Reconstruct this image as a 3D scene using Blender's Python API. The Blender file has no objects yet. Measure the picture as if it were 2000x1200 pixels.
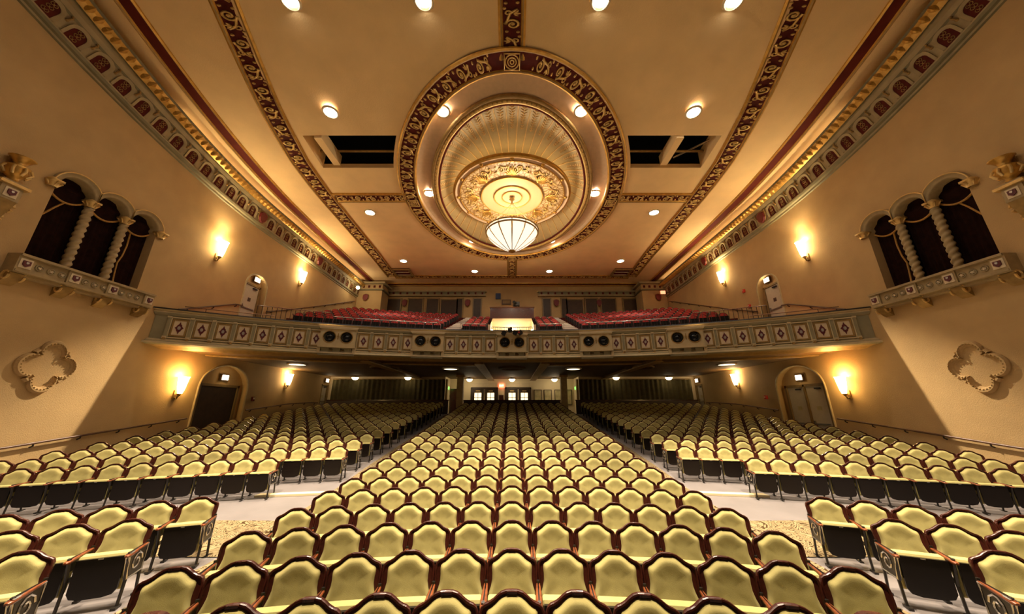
import bpy, math, random
from mathutils import Vector, Matrix
from mathutils.geometry import tessellate_polygon
random.seed(7)
PI = math.pi
sc = bpy.context.scene
COL = sc.collection
# ---------------------------------------------------------------- camera, world, exposure
cam_d = bpy.data.cameras.new('camera'); cam = bpy.data.objects.new('camera', cam_d); COL.objects.link(cam)
cam.location = (0, 0, 2.35); cam.rotation_euler = (math.radians(90 + 17), 0, 0)
cam_d.sensor_width = 36; cam_d.lens = 648 / 2000 * 36; cam_d.clip_end = 200; cam_d.clip_start = .05
sc.camera = cam
w = bpy.data.worlds.new('world'); sc.world = w; w.use_nodes = True
w.node_tree.nodes['Background'].inputs[0].default_value = (.9, .62, .34, 1)
w.node_tree.nodes['Background'].inputs[1].default_value = .015
sc.view_settings.view_transform = 'Standard'; sc.view_settings.look = 'None'
sc.view_settings.exposure = 0.46; sc.view_settings.gamma = 1
try: sc.view_settings.use_curve_mapping = False
except Exception: pass
WARM = (1, .83, .6); AMBER = (1, .66, .26)
CAN_W = 2800; SCONCE_W = 90

# ---------------------------------------------------------------- materials
MATS = {}
def mat(name, col, rough=.6, metal=0, bump=0, bscale=60, var=0, vscale=6, spec=.5, emit=0, ecol=None, coat=0, sheen=0):
    m = bpy.data.materials.new(name); m.use_nodes = True; nt = m.node_tree; b = nt.nodes['Principled BSDF']
    b.inputs['Base Color'].default_value = (*col, 1); b.inputs['Roughness'].default_value = rough
    b.inputs['Metallic'].default_value = metal; b.inputs['Specular IOR Level'].default_value = spec
    if coat: b.inputs['Coat Weight'].default_value = coat; b.inputs['Coat Roughness'].default_value = .08
    if sheen: b.inputs['Sheen Weight'].default_value = sheen; b.inputs['Sheen Roughness'].default_value = .4; b.inputs['Sheen Tint'].default_value = (*[min(1, c * 1.6) for c in col], 1)
    tc = nt.nodes.new('ShaderNodeTexCoord')
    if var:
        n = nt.nodes.new('ShaderNodeTexNoise'); n.inputs['Scale'].default_value = vscale; n.inputs['Detail'].default_value = 4
        nt.links.new(tc.outputs['Object'], n.inputs['Vector'])
        r = nt.nodes.new('ShaderNodeValToRGB')
        r.color_ramp.elements[0].position = .3; r.color_ramp.elements[1].position = .7
        r.color_ramp.elements[0].color = (*[c * (1 - var) for c in col], 1); r.color_ramp.elements[1].color = (*[min(1, c * (1 + var)) for c in col], 1)
        nt.links.new(n.outputs['Fac'], r.inputs['Fac']); nt.links.new(r.outputs['Color'], b.inputs['Base Color'])
    if bump:
        n2 = nt.nodes.new('ShaderNodeTexNoise'); n2.inputs['Scale'].default_value = bscale; n2.inputs['Detail'].default_value = 5
        nt.links.new(tc.outputs['Object'], n2.inputs['Vector'])
        bp = nt.nodes.new('ShaderNodeBump'); bp.inputs['Strength'].default_value = bump; bp.inputs['Distance'].default_value = .02
        nt.links.new(n2.outputs['Fac'], bp.inputs['Height']); nt.links.new(bp.outputs['Normal'], b.inputs['Normal'])
    if emit:
        b.inputs['Emission Color'].default_value = (*(ecol or col), 1); b.inputs['Emission Strength'].default_value = emit
    MATS[name] = m
    return m
def band_pattern(name, c1, c2, scale, thr=.5, rough=.5, feature='F1', metal=0):
    """relief-like two-tone ornament too fine to model"""
    m = mat(name, c1, rough, metal); nt = m.node_tree; b = nt.nodes['Principled BSDF']
    tc = nt.nodes.new('ShaderNodeTexCoord'); v = nt.nodes.new('ShaderNodeTexVoronoi'); v.inputs['Scale'].default_value = scale
    nz = nt.nodes.new('ShaderNodeTexNoise'); nz.inputs['Scale'].default_value = scale * .6; nz.inputs['Detail'].default_value = 2
    mx = nt.nodes.new('ShaderNodeMixRGB'); mx.inputs[0].default_value = .25
    nt.links.new(tc.outputs['Object'], mx.inputs[1]); nt.links.new(nz.outputs['Color'], mx.inputs[2])
    nt.links.new(tc.outputs['Object'], nz.inputs['Vector']); nt.links.new(mx.outputs[0], v.inputs['Vector'])
    v.feature = 'DISTANCE_TO_EDGE'
    r = nt.nodes.new('ShaderNodeValToRGB'); r.color_ramp.elements[0].position = thr * .16; r.color_ramp.elements[1].position = thr * .26
    r.color_ramp.elements[0].color = (*c2, 1); r.color_ramp.elements[1].color = (*c1, 1)
    nt.links.new(v.outputs['Distance'], r.inputs['Fac']); nt.links.new(r.outputs['Color'], b.inputs['Base Color'])
    bp = nt.nodes.new('ShaderNodeBump'); bp.inputs['Strength'].default_value = .5; bp.inputs['Distance'].default_value = .03
    nt.links.new(v.outputs['Distance'], bp.inputs['Height']); nt.links.new(bp.outputs['Normal'], b.inputs['Normal'])
    return m
mat('stucco', (.52, .345, .155), .8, bump=.4, bscale=45, var=.07, vscale=1.2, spec=.25)
mat('ceiling', (.92, .645, .325), .75, bump=.35, bscale=22, var=.05, vscale=1.0, spec=.3)
mat('annulus', (.70, .50, .32), .7, bump=.15, bscale=10, var=.05, spec=.3)
mat('gold', (.62, .34, .07), .38, .55, var=.18, vscale=5)
mat('palegold', (.72, .47, .16), .42, .35, var=.15, vscale=8)
mat('maroon', (.095, .014, .010), .75, var=.25, vscale=3, spec=.15)
mat('maroonlit', (.13, .020, .012), .75, var=.2, vscale=2, spec=.15)
mat('gilt', (.84, .56, .21), .5, var=.1, vscale=6)
mat('sage', (.21, .175, .09), .65, var=.12, vscale=3)
mat('sagepale', (.38, .295, .155), .65, var=.1, vscale=3)
mat('fascia', (.29, .25, .145), .6, var=.1, vscale=3)  # sage lightened for the balcony front: front light put into the colour
mat('fasciapale', (.58, .46, .26), .55, var=.08, vscale=3)  # pale sage lightened likewise, with the front light in its colour
mat('bronze', (.36, .22, .07), .5, .3, var=.2, vscale=6)
mat('cream2', (.40, .29, .14), .55, var=.12, vscale=6)
mat('cream', (.72, .58, .38), .65, var=.05, vscale=5)
mat('creambright', (.80, .66, .42), .7)
mat('diamond', (.12, .018, .022), .55)
mat('silver', (.62, .58, .52), .35, .6)
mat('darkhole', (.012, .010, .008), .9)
mat('blackglass', (.012, .012, .014), .12, spec=.8)
mat('mahogany', (.046, .010, .006), .26, var=.3, vscale=14, coat=.15)
mat('armwood', (.18, .048, .015), .3, var=.25, vscale=20, coat=.3)
mat('velvet', (.405, .345, .135), .85, bump=.12, bscale=180, var=.10, vscale=9, spec=.15, sheen=.35)
mat('lacquer', (.008, .005, .004), .3, spec=.28, bump=.05, bscale=30)
mat('iron', (.022, .018, .015), .35, .4, spec=.6)
mat('nickel', (.55, .52, .48), .25, .85)
mat('redvelvet', (.33, .018, .014), .8, var=.3, vscale=9, sheen=.1)
mat('floor', (.18, .158, .155), .5, bump=.06, bscale=14, var=.09, vscale=1.6)
def carpet_mat(name, c1, c2):
    m = mat(name, c1, .95, spec=.1); nt = m.node_tree; b = nt.nodes['Principled BSDF']; tc = nt.nodes.new('ShaderNodeTexCoord')
    n = nt.nodes.new('ShaderNodeTexNoise'); n.inputs['Scale'].default_value = 2.4; n.inputs['Detail'].default_value = 1.0; n.inputs['Distortion'].default_value = 2.2
    a = nt.nodes.new('ShaderNodeMath'); a.operation = 'MULTIPLY'; a.inputs[1].default_value = 11; f = nt.nodes.new('ShaderNodeMath'); f.operation = 'FRACT'
    r = nt.nodes.new('ShaderNodeValToRGB'); r.color_ramp.elements[0].position = .30; r.color_ramp.elements[1].position = .38
    r.color_ramp.elements[0].color = (*c2, 1); r.color_ramp.elements[1].color = (*c1, 1)
    nt.links.new(tc.outputs['Object'], n.inputs['Vector']); nt.links.new(n.outputs['Fac'], a.inputs[0]); nt.links.new(a.outputs[0], f.inputs[0]); nt.links.new(f.outputs[0], r.inputs['Fac']); nt.links.new(r.outputs['Color'], b.inputs['Base Color'])
carpet_mat('carpet', (.27, .205, .11), (.055, .03, .011))
mat('step', (.72, .60, .36), .7)
mat('curtain', (.066, .050, .014), .9, var=.2, vscale=4, sheen=.2)
mat('drape', (.016, .005, .003), .95, var=.35, vscale=5, spec=.1)
mat('drapefringe', (.46, .24, .05), .7, var=.2, vscale=18)
mat('rail', (.11, .045, .018), .4, var=.2, vscale=12)
mat('door_cream', (.60, .52, .38), .5, var=.04)
mat('door_dark', (.045, .022, .010), .55, var=.2, vscale=4)
mat('doorframe', (.24, .15, .05), .5, var=.1)
mat('soffit', (.15, .085, .032), .75, var=.1, vscale=2, spec=.2)
mat('whitestep', (.85, .78, .68), .6)
mat('redplastic', (.55, .03, .02), .4)
mat('crimson', (.16, .015, .012), .5)
mat('medallion', (.52, .36, .18), .5, .15)
band_pattern('medallion_relief', (.70, .52, .28), (.36, .19, .06), 5.0, .5, .5)
mat('flute', (.50, .36, .16), .6, var=.06, vscale=4)
mat('lamp_can', (1, .95, .85), .5, emit=60, ecol=(1, .93, .8))
mat('lamp_warm', (1, .85, .55), .5, emit=14, ecol=(1, .78, .42))
mat('lamp_amber', (1, .75, .35), .5, emit=14, ecol=(1, .66, .22))
mat('lamp_disc', (1, .9, .7), .5, emit=1.6, ecol=(1, .85, .58))
mat('lamp_bowl', (1, .9, .7), .5, emit=4, ecol=(1, .82, .5))
mat('lamp_edge', (1, .9, .7), .5, emit=3.5, ecol=(1, .84, .55))
mat('lamp_cove', (1, .9, .7), .5, emit=4.5, ecol=(1, .80, .48))
mat('glasspane', (1, .88, .72), .3, emit=.85, ecol=(1, .86, .68))
mat('exitsign', (1, .9, .7), .5, emit=6, ecol=(1, .83, .55))
mat('exitred', (1, .2, .1), .5, emit=2.2, ecol=(1, .22, .10))
mat('exitgreen', (.2, 1, .1), .5, emit=1.2, ecol=(.25, .9, .15))
mat('doorglass', (1, .9, .7), .1, emit=1.1, ecol=(1, .84, .55))
mat('poster', (.50, .42, .22), .4, var=.3, vscale=3)
mat('plaque', (.10, .05, .03), .4)
mat('bluebox', (.03, .045, .12), .5)

# ---------------------------------------------------------------- mesh helpers
class MB:
    def __init__(s): s.v = []; s.f = []; s.m = []; s.mats = []
    def mi(s, m):
        if m not in s.mats: s.mats.append(m)
        return s.mats.index(m)
    def add(s, vs, fs, m):
        k = len(s.v); s.v += [tuple(p) for p in vs]; i = s.mi(m)
        for f in fs: s.f.append(tuple(k + q for q in f)); s.m.append(i)
        return s
    def box(s, c, d, m, rz=0, R=None):
        x, y, z = d[0] / 2, d[1] / 2, d[2] / 2; vs = []
        for sx, sy, sz in ((-1,-1,-1),(1,-1,-1),(1,1,-1),(-1,1,-1),(-1,-1,1),(1,-1,1),(1,1,1),(-1,1,1)):
            p = Vector((sx * x, sy * y, sz * z))
            if R: p = R @ p
            elif rz: p = Matrix.Rotation(rz, 3, 'Z') @ p
            vs.append((p.x + c[0], p.y + c[1], p.z + c[2]))
        return s.add(vs, [(0,3,2,1),(4,5,6,7),(0,1,5,4),(1,2,6,5),(2,3,7,6),(3,0,4,7)], m)
    def grid(s, rows, m, cu=False, cv=False):
        nr, nc = len(rows), len(rows[0]); vs = [p for r in rows for p in r]; fs = []
        for i in range(nr if cv else nr - 1):
            for j in range(nc if cu else nc - 1):
                a = i * nc + j; b = i * nc + (j + 1) % nc; i2 = (i + 1) % nr
                fs.append((a, b, i2 * nc + (j + 1) % nc, i2 * nc + j))
        return s.add(vs, fs, m)
    def tube(s, pts, r, m, n=6, closed=False, cap=True, flat=1.0):
        pts = [Vector(p) for p in pts]; rows = []; N = len(pts)
        rr = r if isinstance(r, (list, tuple)) else [r] * N
        prev = None
        for i, p in enumerate(pts):
            if closed: t = pts[(i + 1) % N] - pts[i - 1]
            else: t = pts[min(i + 1, N - 1)] - pts[max(i - 1, 0)]
            t = t.normalized() if t.length > 1e-9 else Vector((0, 0, 1))
            up = Vector((0, 0, 1)) if abs(t.z) < .95 else Vector((0, 1, 0))
            if prev is not None and abs(prev.dot(t)) < .9: up = prev
            a = t.cross(up).normalized(); b = a.cross(t).normalized(); prev = b
            rows.append([p + a * (math.cos(q * 2 * PI / n) * rr[i]) + b * (math.sin(q * 2 * PI / n) * rr[i] * flat) for q in range(n)])
        s.grid(rows, m, cu=True, cv=closed)
        if cap and not closed:
            k = len(s.v) - N * n; i = s.mi(m)
            s.f.append(tuple(k + q for q in range(n))); s.m.append(i)
            s.f.append(tuple(k + (N - 1) * n + q for q in reversed(range(n)))); s.m.append(i)
        return s
    def lathe(s, prof, c, m, n=16, mod=None):
        rows = []
        for r, z in prof:
            rows.append([(c[0] + r * math.cos(q * 2 * PI / n), c[1] + r * math.sin(q * 2 * PI / n), c[2] + z) for q in range(n)])
        return s.grid(rows, m, cu=True)
    def prism(s, poly, fn, d0, d1, m, cap0=True, cap1=True):
        """poly 2D ; fn(u,v,d)->3D"""
        n = len(poly); a = [fn(u, v, d0) for u, v in poly]; b = [fn(u, v, d1) for u, v in poly]
        fs = [(i, (i + 1) % n, n + (i + 1) % n, n + i) for i in range(n)]
        tri = tessellate_polygon([[Vector((u, v, 0)) for u, v in poly]])
        if cap0: fs += [tuple(t) for t in tri]
        if cap1: fs += [tuple(n + q for q in reversed(t)) for t in tri]
        return s.add(a + b, fs, m)
    def holed(s, loops, fn, m):
        vs = [p for l in loops for p in l]
        tri = tessellate_polygon([[Vector((u, v, 0)) for u, v in l] for l in loops])
        return s.add([fn(u, v) for u, v in vs], [tuple(t) for t in tri], m)
    def mesh(s, name, smooth=False):
        me = bpy.data.meshes.new(name); me.from_pydata(s.v, [], s.f)
        for m in s.mats: me.materials.append(MATS[m])
        me.polygons.foreach_set('material_index', s.m)
        if smooth: me.polygons.foreach_set('use_smooth', [True] * len(s.f))
        me.update(); return me
    def obj(s, name, parent=None, smooth=False, M=None):
        return link(name, s.mesh(name, smooth), parent, M)
def link(name, me, parent=None, M=None):
    o = bpy.data.objects.new(name, me); COL.objects.link(o)
    if parent is not None: o.parent = parent
    if M is not None: o.matrix_basis = M
    return o
def tag(o, label=None, cat=None, group=None, kind=None):
    if label: o['label'] = label
    if cat: o['category'] = cat
    if group: o['group'] = group
    if kind: o['kind'] = kind
    return o
def empty(name, loc=(0, 0, 0), rz=0):
    o = bpy.data.objects.new(name, None); COL.objects.link(o); o.location = loc; o.rotation_euler = (0, 0, rz); o.empty_display_size = .1
    return o
def thing(name, label, cat, loc=(0, 0, 0), rz=0, group=None): return tag(empty(name, loc, rz), label, cat, group)
def struct(o, label=None): return tag(o, label, None, None, 'structure')
def frame(o, ex, ey, ez):
    return Matrix(((ex[0], ey[0], ez[0], o[0]), (ex[1], ey[1], ez[1], o[1]), (ex[2], ey[2], ez[2], o[2]), (0, 0, 0, 1)))
def light(name, kind, loc, energy, col, parent=None, size=.1, spot=None, blend=.5, rot=None):
    d = bpy.data.lights.new(name, kind); d.energy = energy; d.color = col
    if kind in ('POINT', 'SPOT'): d.shadow_soft_size = size
    if kind == 'SPOT': d.spot_size = math.radians(spot); d.spot_blend = blend
    o = bpy.data.objects.new(name, d); COL.objects.link(o); o.location = loc
    if rot: o.rotation_euler = rot
    if parent: o.parent = parent
    return o
ORD = 'zeroth first second third fourth fifth sixth seventh eighth ninth tenth eleventh twelfth thirteenth fourteenth fifteenth sixteenth seventeenth eighteenth nineteenth twentieth twenty-first twenty-second twenty-third twenty-fourth twenty-fifth twenty-sixth twenty-seventh twenty-eighth twenty-ninth thirtieth'.split()
def lerp_tab(tab, x):
    if x <= tab[0][0]: return tab[0][1]
    for (a, b), (c, d) in zip(tab, tab[1:]):
        if x <= c: return b + (d - b) * (x - a) / (c - a)
    return tab[-1][1]
SIDES = ((-1, 'left'), (1, 'right'))

# ---------------------------------------------------------------- the room's dimensions
XW = 14.5                                                   # side walls
YB, YBL = 31.0, 27.0                                         # back wall above / below the balcony
def gy(Y): d = min(max(0, 17.4 - Y), 12.); return 1 + .0014 * d * d
def CZ(Y): return 2.35 + 11.6 * gy(Y)                        # ceiling height, sweeping up towards the stage
def KZ(Y): return 2.35 + 9.95 * gy(Y)                        # foot of the cornice
FL = [(-4, 0), (4, 0), (6, .024), (7, .07), (8, .1), (9, .18), (9.8, .25), (10.7, .356), (11.6, .48), (12.5, .586), (13.45, .68), (14.4, .79), (20, 1.38), (25, 1.93), (40, 1.95)]
def fl(x, y):
    rho = math.hypot(x, y + 8) - 8
    return lerp_tab(FL, y + .2 * (rho - y))
BC, BR = -9.5, 26.7                                          # balcony front arc
def arcY(X, R, C=BC): return C + math.sqrt(max(0, R * R - X * X))
YS = [-3 + .5 * i for i in range(0, 42)] + [18 + 1.0 * i for i in range(1, 14)]

# ---------------------------------------------------------------- floor, carpets
b = MB(); xs = [-14.6 + 29.2 * i / 24 for i in range(25)]; ys = [-3 + i for i in range(0, 36)]
b.grid([[(x, y, fl(x, y)) for x in xs] for y in ys], 'floor')
FLOOR = struct(b.obj('floor', smooth=True), 'grey painted floor sloping up under the seats')
def strip(name, label, x0, x1, y0, y1, n=40):
    b = MB(); X = [x0 + (x1 - x0) * i / 4 for i in range(5)]; Y = [y0 + (y1 - y0) * i / n for i in range(n + 1)]
    b.grid([[(x, y, fl(x, y) + .012) for x in X] for y in Y], 'carpet')
    b.grid([[(x0, y, fl(x0, y) + .012) for y in Y], [(x0, y, fl(x0, y)) for y in Y]], 'carpet')
    return tag(b.obj(name), label, 'carpet', 'cream patterned carpets in the aisles')
for s, sd in SIDES:
    strip('aisle_carpet', f'cream scroll-patterned carpet runner along the {sd} aisle', *sorted((s * 3.62, s * 4.72)), 2.2, 24.9)
    strip('carpet_panel', f'wide cream scroll-patterned carpet patch before the {sd} cross aisle', *sorted((s * 4.74, s * 7.6)), 6.3, 7.9, 8)
    b = MB(); n = 8
    pts = [(s * (4.85 + 1.55 * i / n), 9.55 - .2 * i / n) for i in range(n + 1)]
    for dz, dy in ((0, 0),):
        b.grid([[(x, y - .1, fl(x, y)) for x, y in pts], [(x, y - .1, fl(x, y) + .05) for x, y in pts], [(x, y + .12, fl(x, y) + .05) for x, y in pts], [(x, y + .12, fl(x, y)) for x, y in pts]], 'step')
    tag(b.obj('step_edge'), f'pale step edge at the inner end of the {sd} seat block', 'step')

# ---------------------------------------------------------------- side walls
def arch_poly(y0, y1, z0, zs, n=14, ky=1.0):
    c = (y0 + y1) / 2; r = (y1 - y0) / 2
    return [(y0, z0), (y1, z0)] + [(c + r * math.cos(a), zs + r * ky * math.sin(a)) for a in [PI * i / n for i in range(n + 1)]]
WIN = [(8.96, 9.93), (10.03, 11.0), (11.10, 12.07)]          # the three lights of the arched window
W0, WS = 6.62, 9.2
for s, sd in SIDES:
    X = s * XW
    outer = [(-3, -.2), (YB + .3, -.2)] + [(y, CZ(y) + .06) for y in reversed([-3 + .85 * i for i in range(0, 41)])]
    win_hole = [(WIN[0][0], W0), (WIN[2][1], W0)]
    for a, c in reversed(WIN): win_hole += [((a + c) / 2 + (c - a) / 2 * math.cos(q), WS + (c - a) / 2 * math.sin(q)) for q in [PI * i / 14 for i in range(15)]]
    holes = [win_hole]
    dz0 = fl(14.5, 17)
    door = arch_poly(15.75, 18.7, dz0 - .6, 3.35, 16, .75)
    udoor = arch_poly(16.9, 18.5, 6.6, 9.0, 12, .85)
    ldoor = [(26.0, 1.6), (26.8, 1.6), (26.8, 4.1), (26.0, 4.1)]
    holes += [door, udoor, ldoor]
    b = MB(); b.holed([outer] + holes, lambda u, v: (X, u, v), 'stucco')
    for h, dep in zip(holes, (.55, .30, .35, .25)):
        b.prism(h, lambda u, v, d: (X + s * d, u, v), 0, dep, 'stucco', False, False)
    WALL = struct(b.obj(f'wall_{sd}'), f'tan stucco side wall, {sd} of the hall')
    # back of the two lower door niches and the upper one
    b = MB(); b.holed([door, [(16.1, dz0 - .5), (18.35, dz0 - .5), (18.35, 3.5), (16.1, 3.5)]], lambda u, v: (X + s * .30, u, v), 'stucco')
    b.holed([udoor, [(17.1, 6.65), (18.3, 6.65), (18.3, 9.05), (17.1, 9.05)]], lambda u, v: (X + s * .35, u, v), 'stucco')
    b.obj('niche_back', WALL)

# ---------------------------------------------------------------- cornice and frieze along both side walls
def sweep(b, path, prof, closed=False):
    """path: list of (origin, lateral, up) ; prof: list of (lat, up, material)"""
    for (a, c) in zip(prof, prof[1:]):
        r0 = [o + l * a[0] + u * a[1] for o, l, u in path]; r1 = [o + l * c[0] + u * c[1] for o, l, u in path]
        b.grid([r0, r1], c[2], cu=closed)
NICHE = [7.1 - .735 * 8 + .735 * i for i in range(0, 40)]
def make_niche():
    b = MB(); p = arch_poly(-.2, .2, -.30, .05, 8); q = arch_poly(-.29, .29, -.30, .07, 8)
    n = len(p)
    b.grid([[(u, v, 0) for u, v in q[1:] + q[:1]], [(u, v, .06) for u, v in q[1:] + q[:1]]], 'sagepale')
    b.grid([[(u, v, .06) for u, v in q[1:] + q[:1]], [(u, v, .03) for u, v in p[1:] + p[:1]]], 'sagepale')
    fr = b.mesh('niche_frame', True)
    b = MB(); b.prism(p, lambda u, v, d: (u, v, d), 0, .012, 'maroon', False, True)
    for cy in (-.2, -.02, .14):
        for sx in (-1, 1):
            pts = [(sx * (.03 + .07 * (1 - t) * math.sin(7 * t)), cy + .07 * math.cos(7 * t) * (1 - .6 * t), .022) for t in [i / 9 for i in range(10)]]
            b.tube(pts, .012, 'bronze', 4)
    return fr, b.mesh('niche_panel')
NF, NP = make_niche()
def make_cartouche():
    b = MB(); sh = [(0, -.34), (.16, -.26), (.26, -.08), (.27, .2), (.2, .3), (0, .36), (-.2, .3), (-.27, .2), (-.26, -.08), (-.16, -.26)]
    b.prism(sh, lambda u, v, d: (u * (1 - d * 1.2), v * (1 - d * 1.2), d), 0, .12, 'crimson')
    b.tube([(u * 1.05, v * 1.05, .03) for u, v in sh], .03, 'bronze', 5, closed=True)
    return b.mesh('cartouche')
CT = make_cartouche()
def bead_mesh(r, m):
    b = MB(); b.lathe([(0, -r), (r * .8, -r * .6), (r, 0), (r * .8, r * .6), (0, r)], (0, 0, 0), m, 6); return b.mesh('bead', True)
def make_finial():
    b = MB(); b.tube([(0, -.12, .02), (0, 0, .05), (.03, .06, .05), (-.03, .1, .05), (.02, .15, .04)], [.02, .035, .03, .03, .012], 'bronze', 5); b.lathe([(.05, .0), (.04, .04), (0, .06)], (0, -.1, 0), 'bronze', 6)
    return b.mesh('finial', True)
FIN = make_finial()
for s, sd in SIDES:
    path = [(Vector((s * XW, y, KZ(y))), Vector((-s, 0, 0)), Vector((0, 0, 1))) for y in YS]
    b = MB()
    sweep(b, path, [(0, -.12, 'sage'), (.07, -.10, 'sage'), (.07, -.02, 'sagepale'), (.16, 0, 'sage'), (.2, .08, 'sage'), (.2, .14, 'sagepale'), (.15, .17, 'sagepale'), (.24, .80, 'sagepale'), (.30, .86, 'sage'), (.36, 1.02, 'sagepale')])
    C = struct(b.obj('trim_1' if s < 0 else 'trim_2', smooth=False), f'sage and cream cornice with arched niches along the {sd} wall')
    # gold leaf moulding on top of the frieze and the strip that meets the ceiling
    b = MB()
    path2 = [(Vector((s * XW, y, CZ(y))), Vector((-s, 0, 0)), Vector((0, 0, 1))) for y in YS]
    sweep(b, path2, [(.36, -.62, 'sage'), (.44, -.66, 'sage'), (.5, -.63, 'gold'), (.62, -.56, 'gold'), (.68, -.45, 'gold'), (.72, -.36, 'sage'), (.64, -.33, 'sage'), (.60, -.40, 'cream'), (.0, -.42, 'cream')])
    for a, c in zip(path, path2): pass
    b.grid([[o + l * .36 + u * 1.02 for o, l, u in path], [o + l * .36 + u * -.62 for o, l, u in path2]], 'sagepale')
    b.obj('gold_moulding', C)
    b = MB(); b.tube([(s * (XW - .30), y, CZ(y) - .34) for y in YS if y >= 11], .03, 'lamp_edge', 5); b.obj('cove_tube', C)
    # leaves of the gold moulding
    lb = MB(); lb.v = []
    rows = []
    for i in range(5):
        t = i / 4; wd = .10 * math.sin(PI * (t * .8 + .15))
        rows.append([(-wd, t * .3 - .15, .02), (0, t * .3 - .15, .075 + .03 * math.sin(t * 5)), (wd, t * .3 - .15, .02)])
    lb.grid(rows, 'gold'); LEAF = lb.mesh('leaf')
    y = 3.0
    k = 0
    while y < 30.5:
        o = Vector((s * (XW - .60), y, CZ(y) - .555)); t = Vector((0, 1, (CZ(y + .1) - CZ(y - .1)) / .2)).normalized()
        n = Vector((-s * .55, 0, -.83)); n = (n - t * n.dot(t)).normalized(); v = n.cross(t)
        link('leaf', LEAF, C, frame(o, t, v, n)); y += .27; k += 1
    cart = (16.55, 22.63)
    for y in NICHE:
        if y < 2.5 or y > 30.4: continue
        o = Vector((s * (XW - .19), y, KZ(y) + .48)); t = Vector((0, 1, (KZ(y + .1) - KZ(y - .1)) / .2)).normalized()
        up = Vector((-s * .14, 0, .99)); up = (up - t * up.dot(t)).normalized(); n = t.cross(up)
        if n.x * s > 0: n = -n; 
        link('finial', FIN, C, frame(o + t * .3675 + up * .22 + n * .012, t, up, n))
        if any(abs(y - c) < .37 for c in cart):
            link('cartouche', CT, C, frame(o, t, up, n)); continue
        fr = link('niche_frame', NF, C, frame(o, t, up, n)); link('niche_panel', NP, fr)

# ---------------------------------------------------------------- ceiling
EC, EA, EB = 16.84, 6.24, 7.95                               # oval ring: centre, half axes (outer)
IA, IB = 5.30, 7.10                                          # ring, inner edge
HA, HB = 5.7, 7.5
def ell(Y, a, bb, c=EC):
    q = 1 - ((Y - c) / bb) ** 2
    return a * math.sqrt(q) if q > 0 else 0
yy = sorted(set([-3 + .5 * i for i in range(0, 69)] + [12.3, 14.14, EC - HB, EC + HB] + [EC - HB + .06 * i for i in range(1, 9)] + [EC + HB - .06 * i for i in range(1, 9)]))
b = MB(); XC = XW + .02
for y0, y1 in zip(yy, yy[1:]):
    def quad(a0, a1, c0, c1): b.add([(a0, y0, CZ(y0)), (c0, y0, CZ(y0)), (c1, y1, CZ(y1)), (a1, y1, CZ(y1))], [(0, 1, 2, 3)], 'ceiling')
    h0, h1 = ell(y0, HA, HB), ell(y1, HA, HB)
    for s in (-1, 1):
        if y0 >= 12.3 - 1e-6 and y1 <= 14.14 + 1e-6:
            quad(s * XC, s * XC, s * 9.65, s * 9.65)
            quad(s * (ell(y0, EA, EB) + .18), s * (ell(y1, EA, EB) + .18), s * h0, s * h1)
        else: quad(s * XC, s * XC, s * h0, s * h1)
CEIL = struct(b.obj('ceiling', smooth=False), 'tan plaster ceiling with gilded bands')
# attic boxes with beams seen through the two openings
for s, sd in SIDES:
    b = MB(); y0, y1 = 12.3, 14.14; z = CZ(13) - .05
    nn = 6; ys = [y0 + (y1 - y0) * i / nn for i in range(nn + 1)]
    for (ax, bx) in ((9.65, 9.65),):
        b.grid([[(s * 9.65, y, CZ(y)) for y in ys], [(s * 9.65, y, CZ(y) + .9) for y in ys]], 'ceiling')
        b.grid([[(s * (ell(y, EA, EB) + .18), y, CZ(y)) for y in ys], [(s * (ell(y, EA, EB) + .18), y, CZ(y) + .5) for y in ys]], 'ceiling')
    for y in (y0, y1): b.grid([[(s * x, y, CZ(y)) for x in (5.2, 9.65)], [(s * x, y, CZ(y) + .25) for x in (5.2, 9.65)]], 'ceiling')
    b.box((s * 7.5, 13.2, z + 3.0), (5.5, 3.4, .1), 'darkhole')
    for dx in (-2.75, 2.75): b.box((s * 7.5 + dx, 13.2, z + 1.9), (.1, 3.4, 2.2), 'darkhole')
    for yq in (11.5, 14.9): b.box((s * 7.5, yq, z + 1.9), (5.5, .1, 2.2), 'darkhole')
    b.obj('lighting_slot', CEIL)
    b = MB()
    if s < 0: b.box((-8.95, 13.22, z + .32), (.34, 1.8, .55), 'ceiling')
    else: b.box((7.75, 13.22, z + .32), (.34, 1.8, .55), 'ceiling')
    b.obj('beam', CEIL)
    if s > 0:
        b = MB(); b.tube([(8.3, 14.1, z + .5), (9.7, 13.1, z + .7)], .05, 'nickel', 6); b.obj('pipe', CEIL)
    b = MB(); b.tube([(s * 5.6, 13.7, z + .55), (s * 9.9, 13.7, z + .55)], .06, 'bronze', 6); b.obj('pipe', CEIL)

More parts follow.
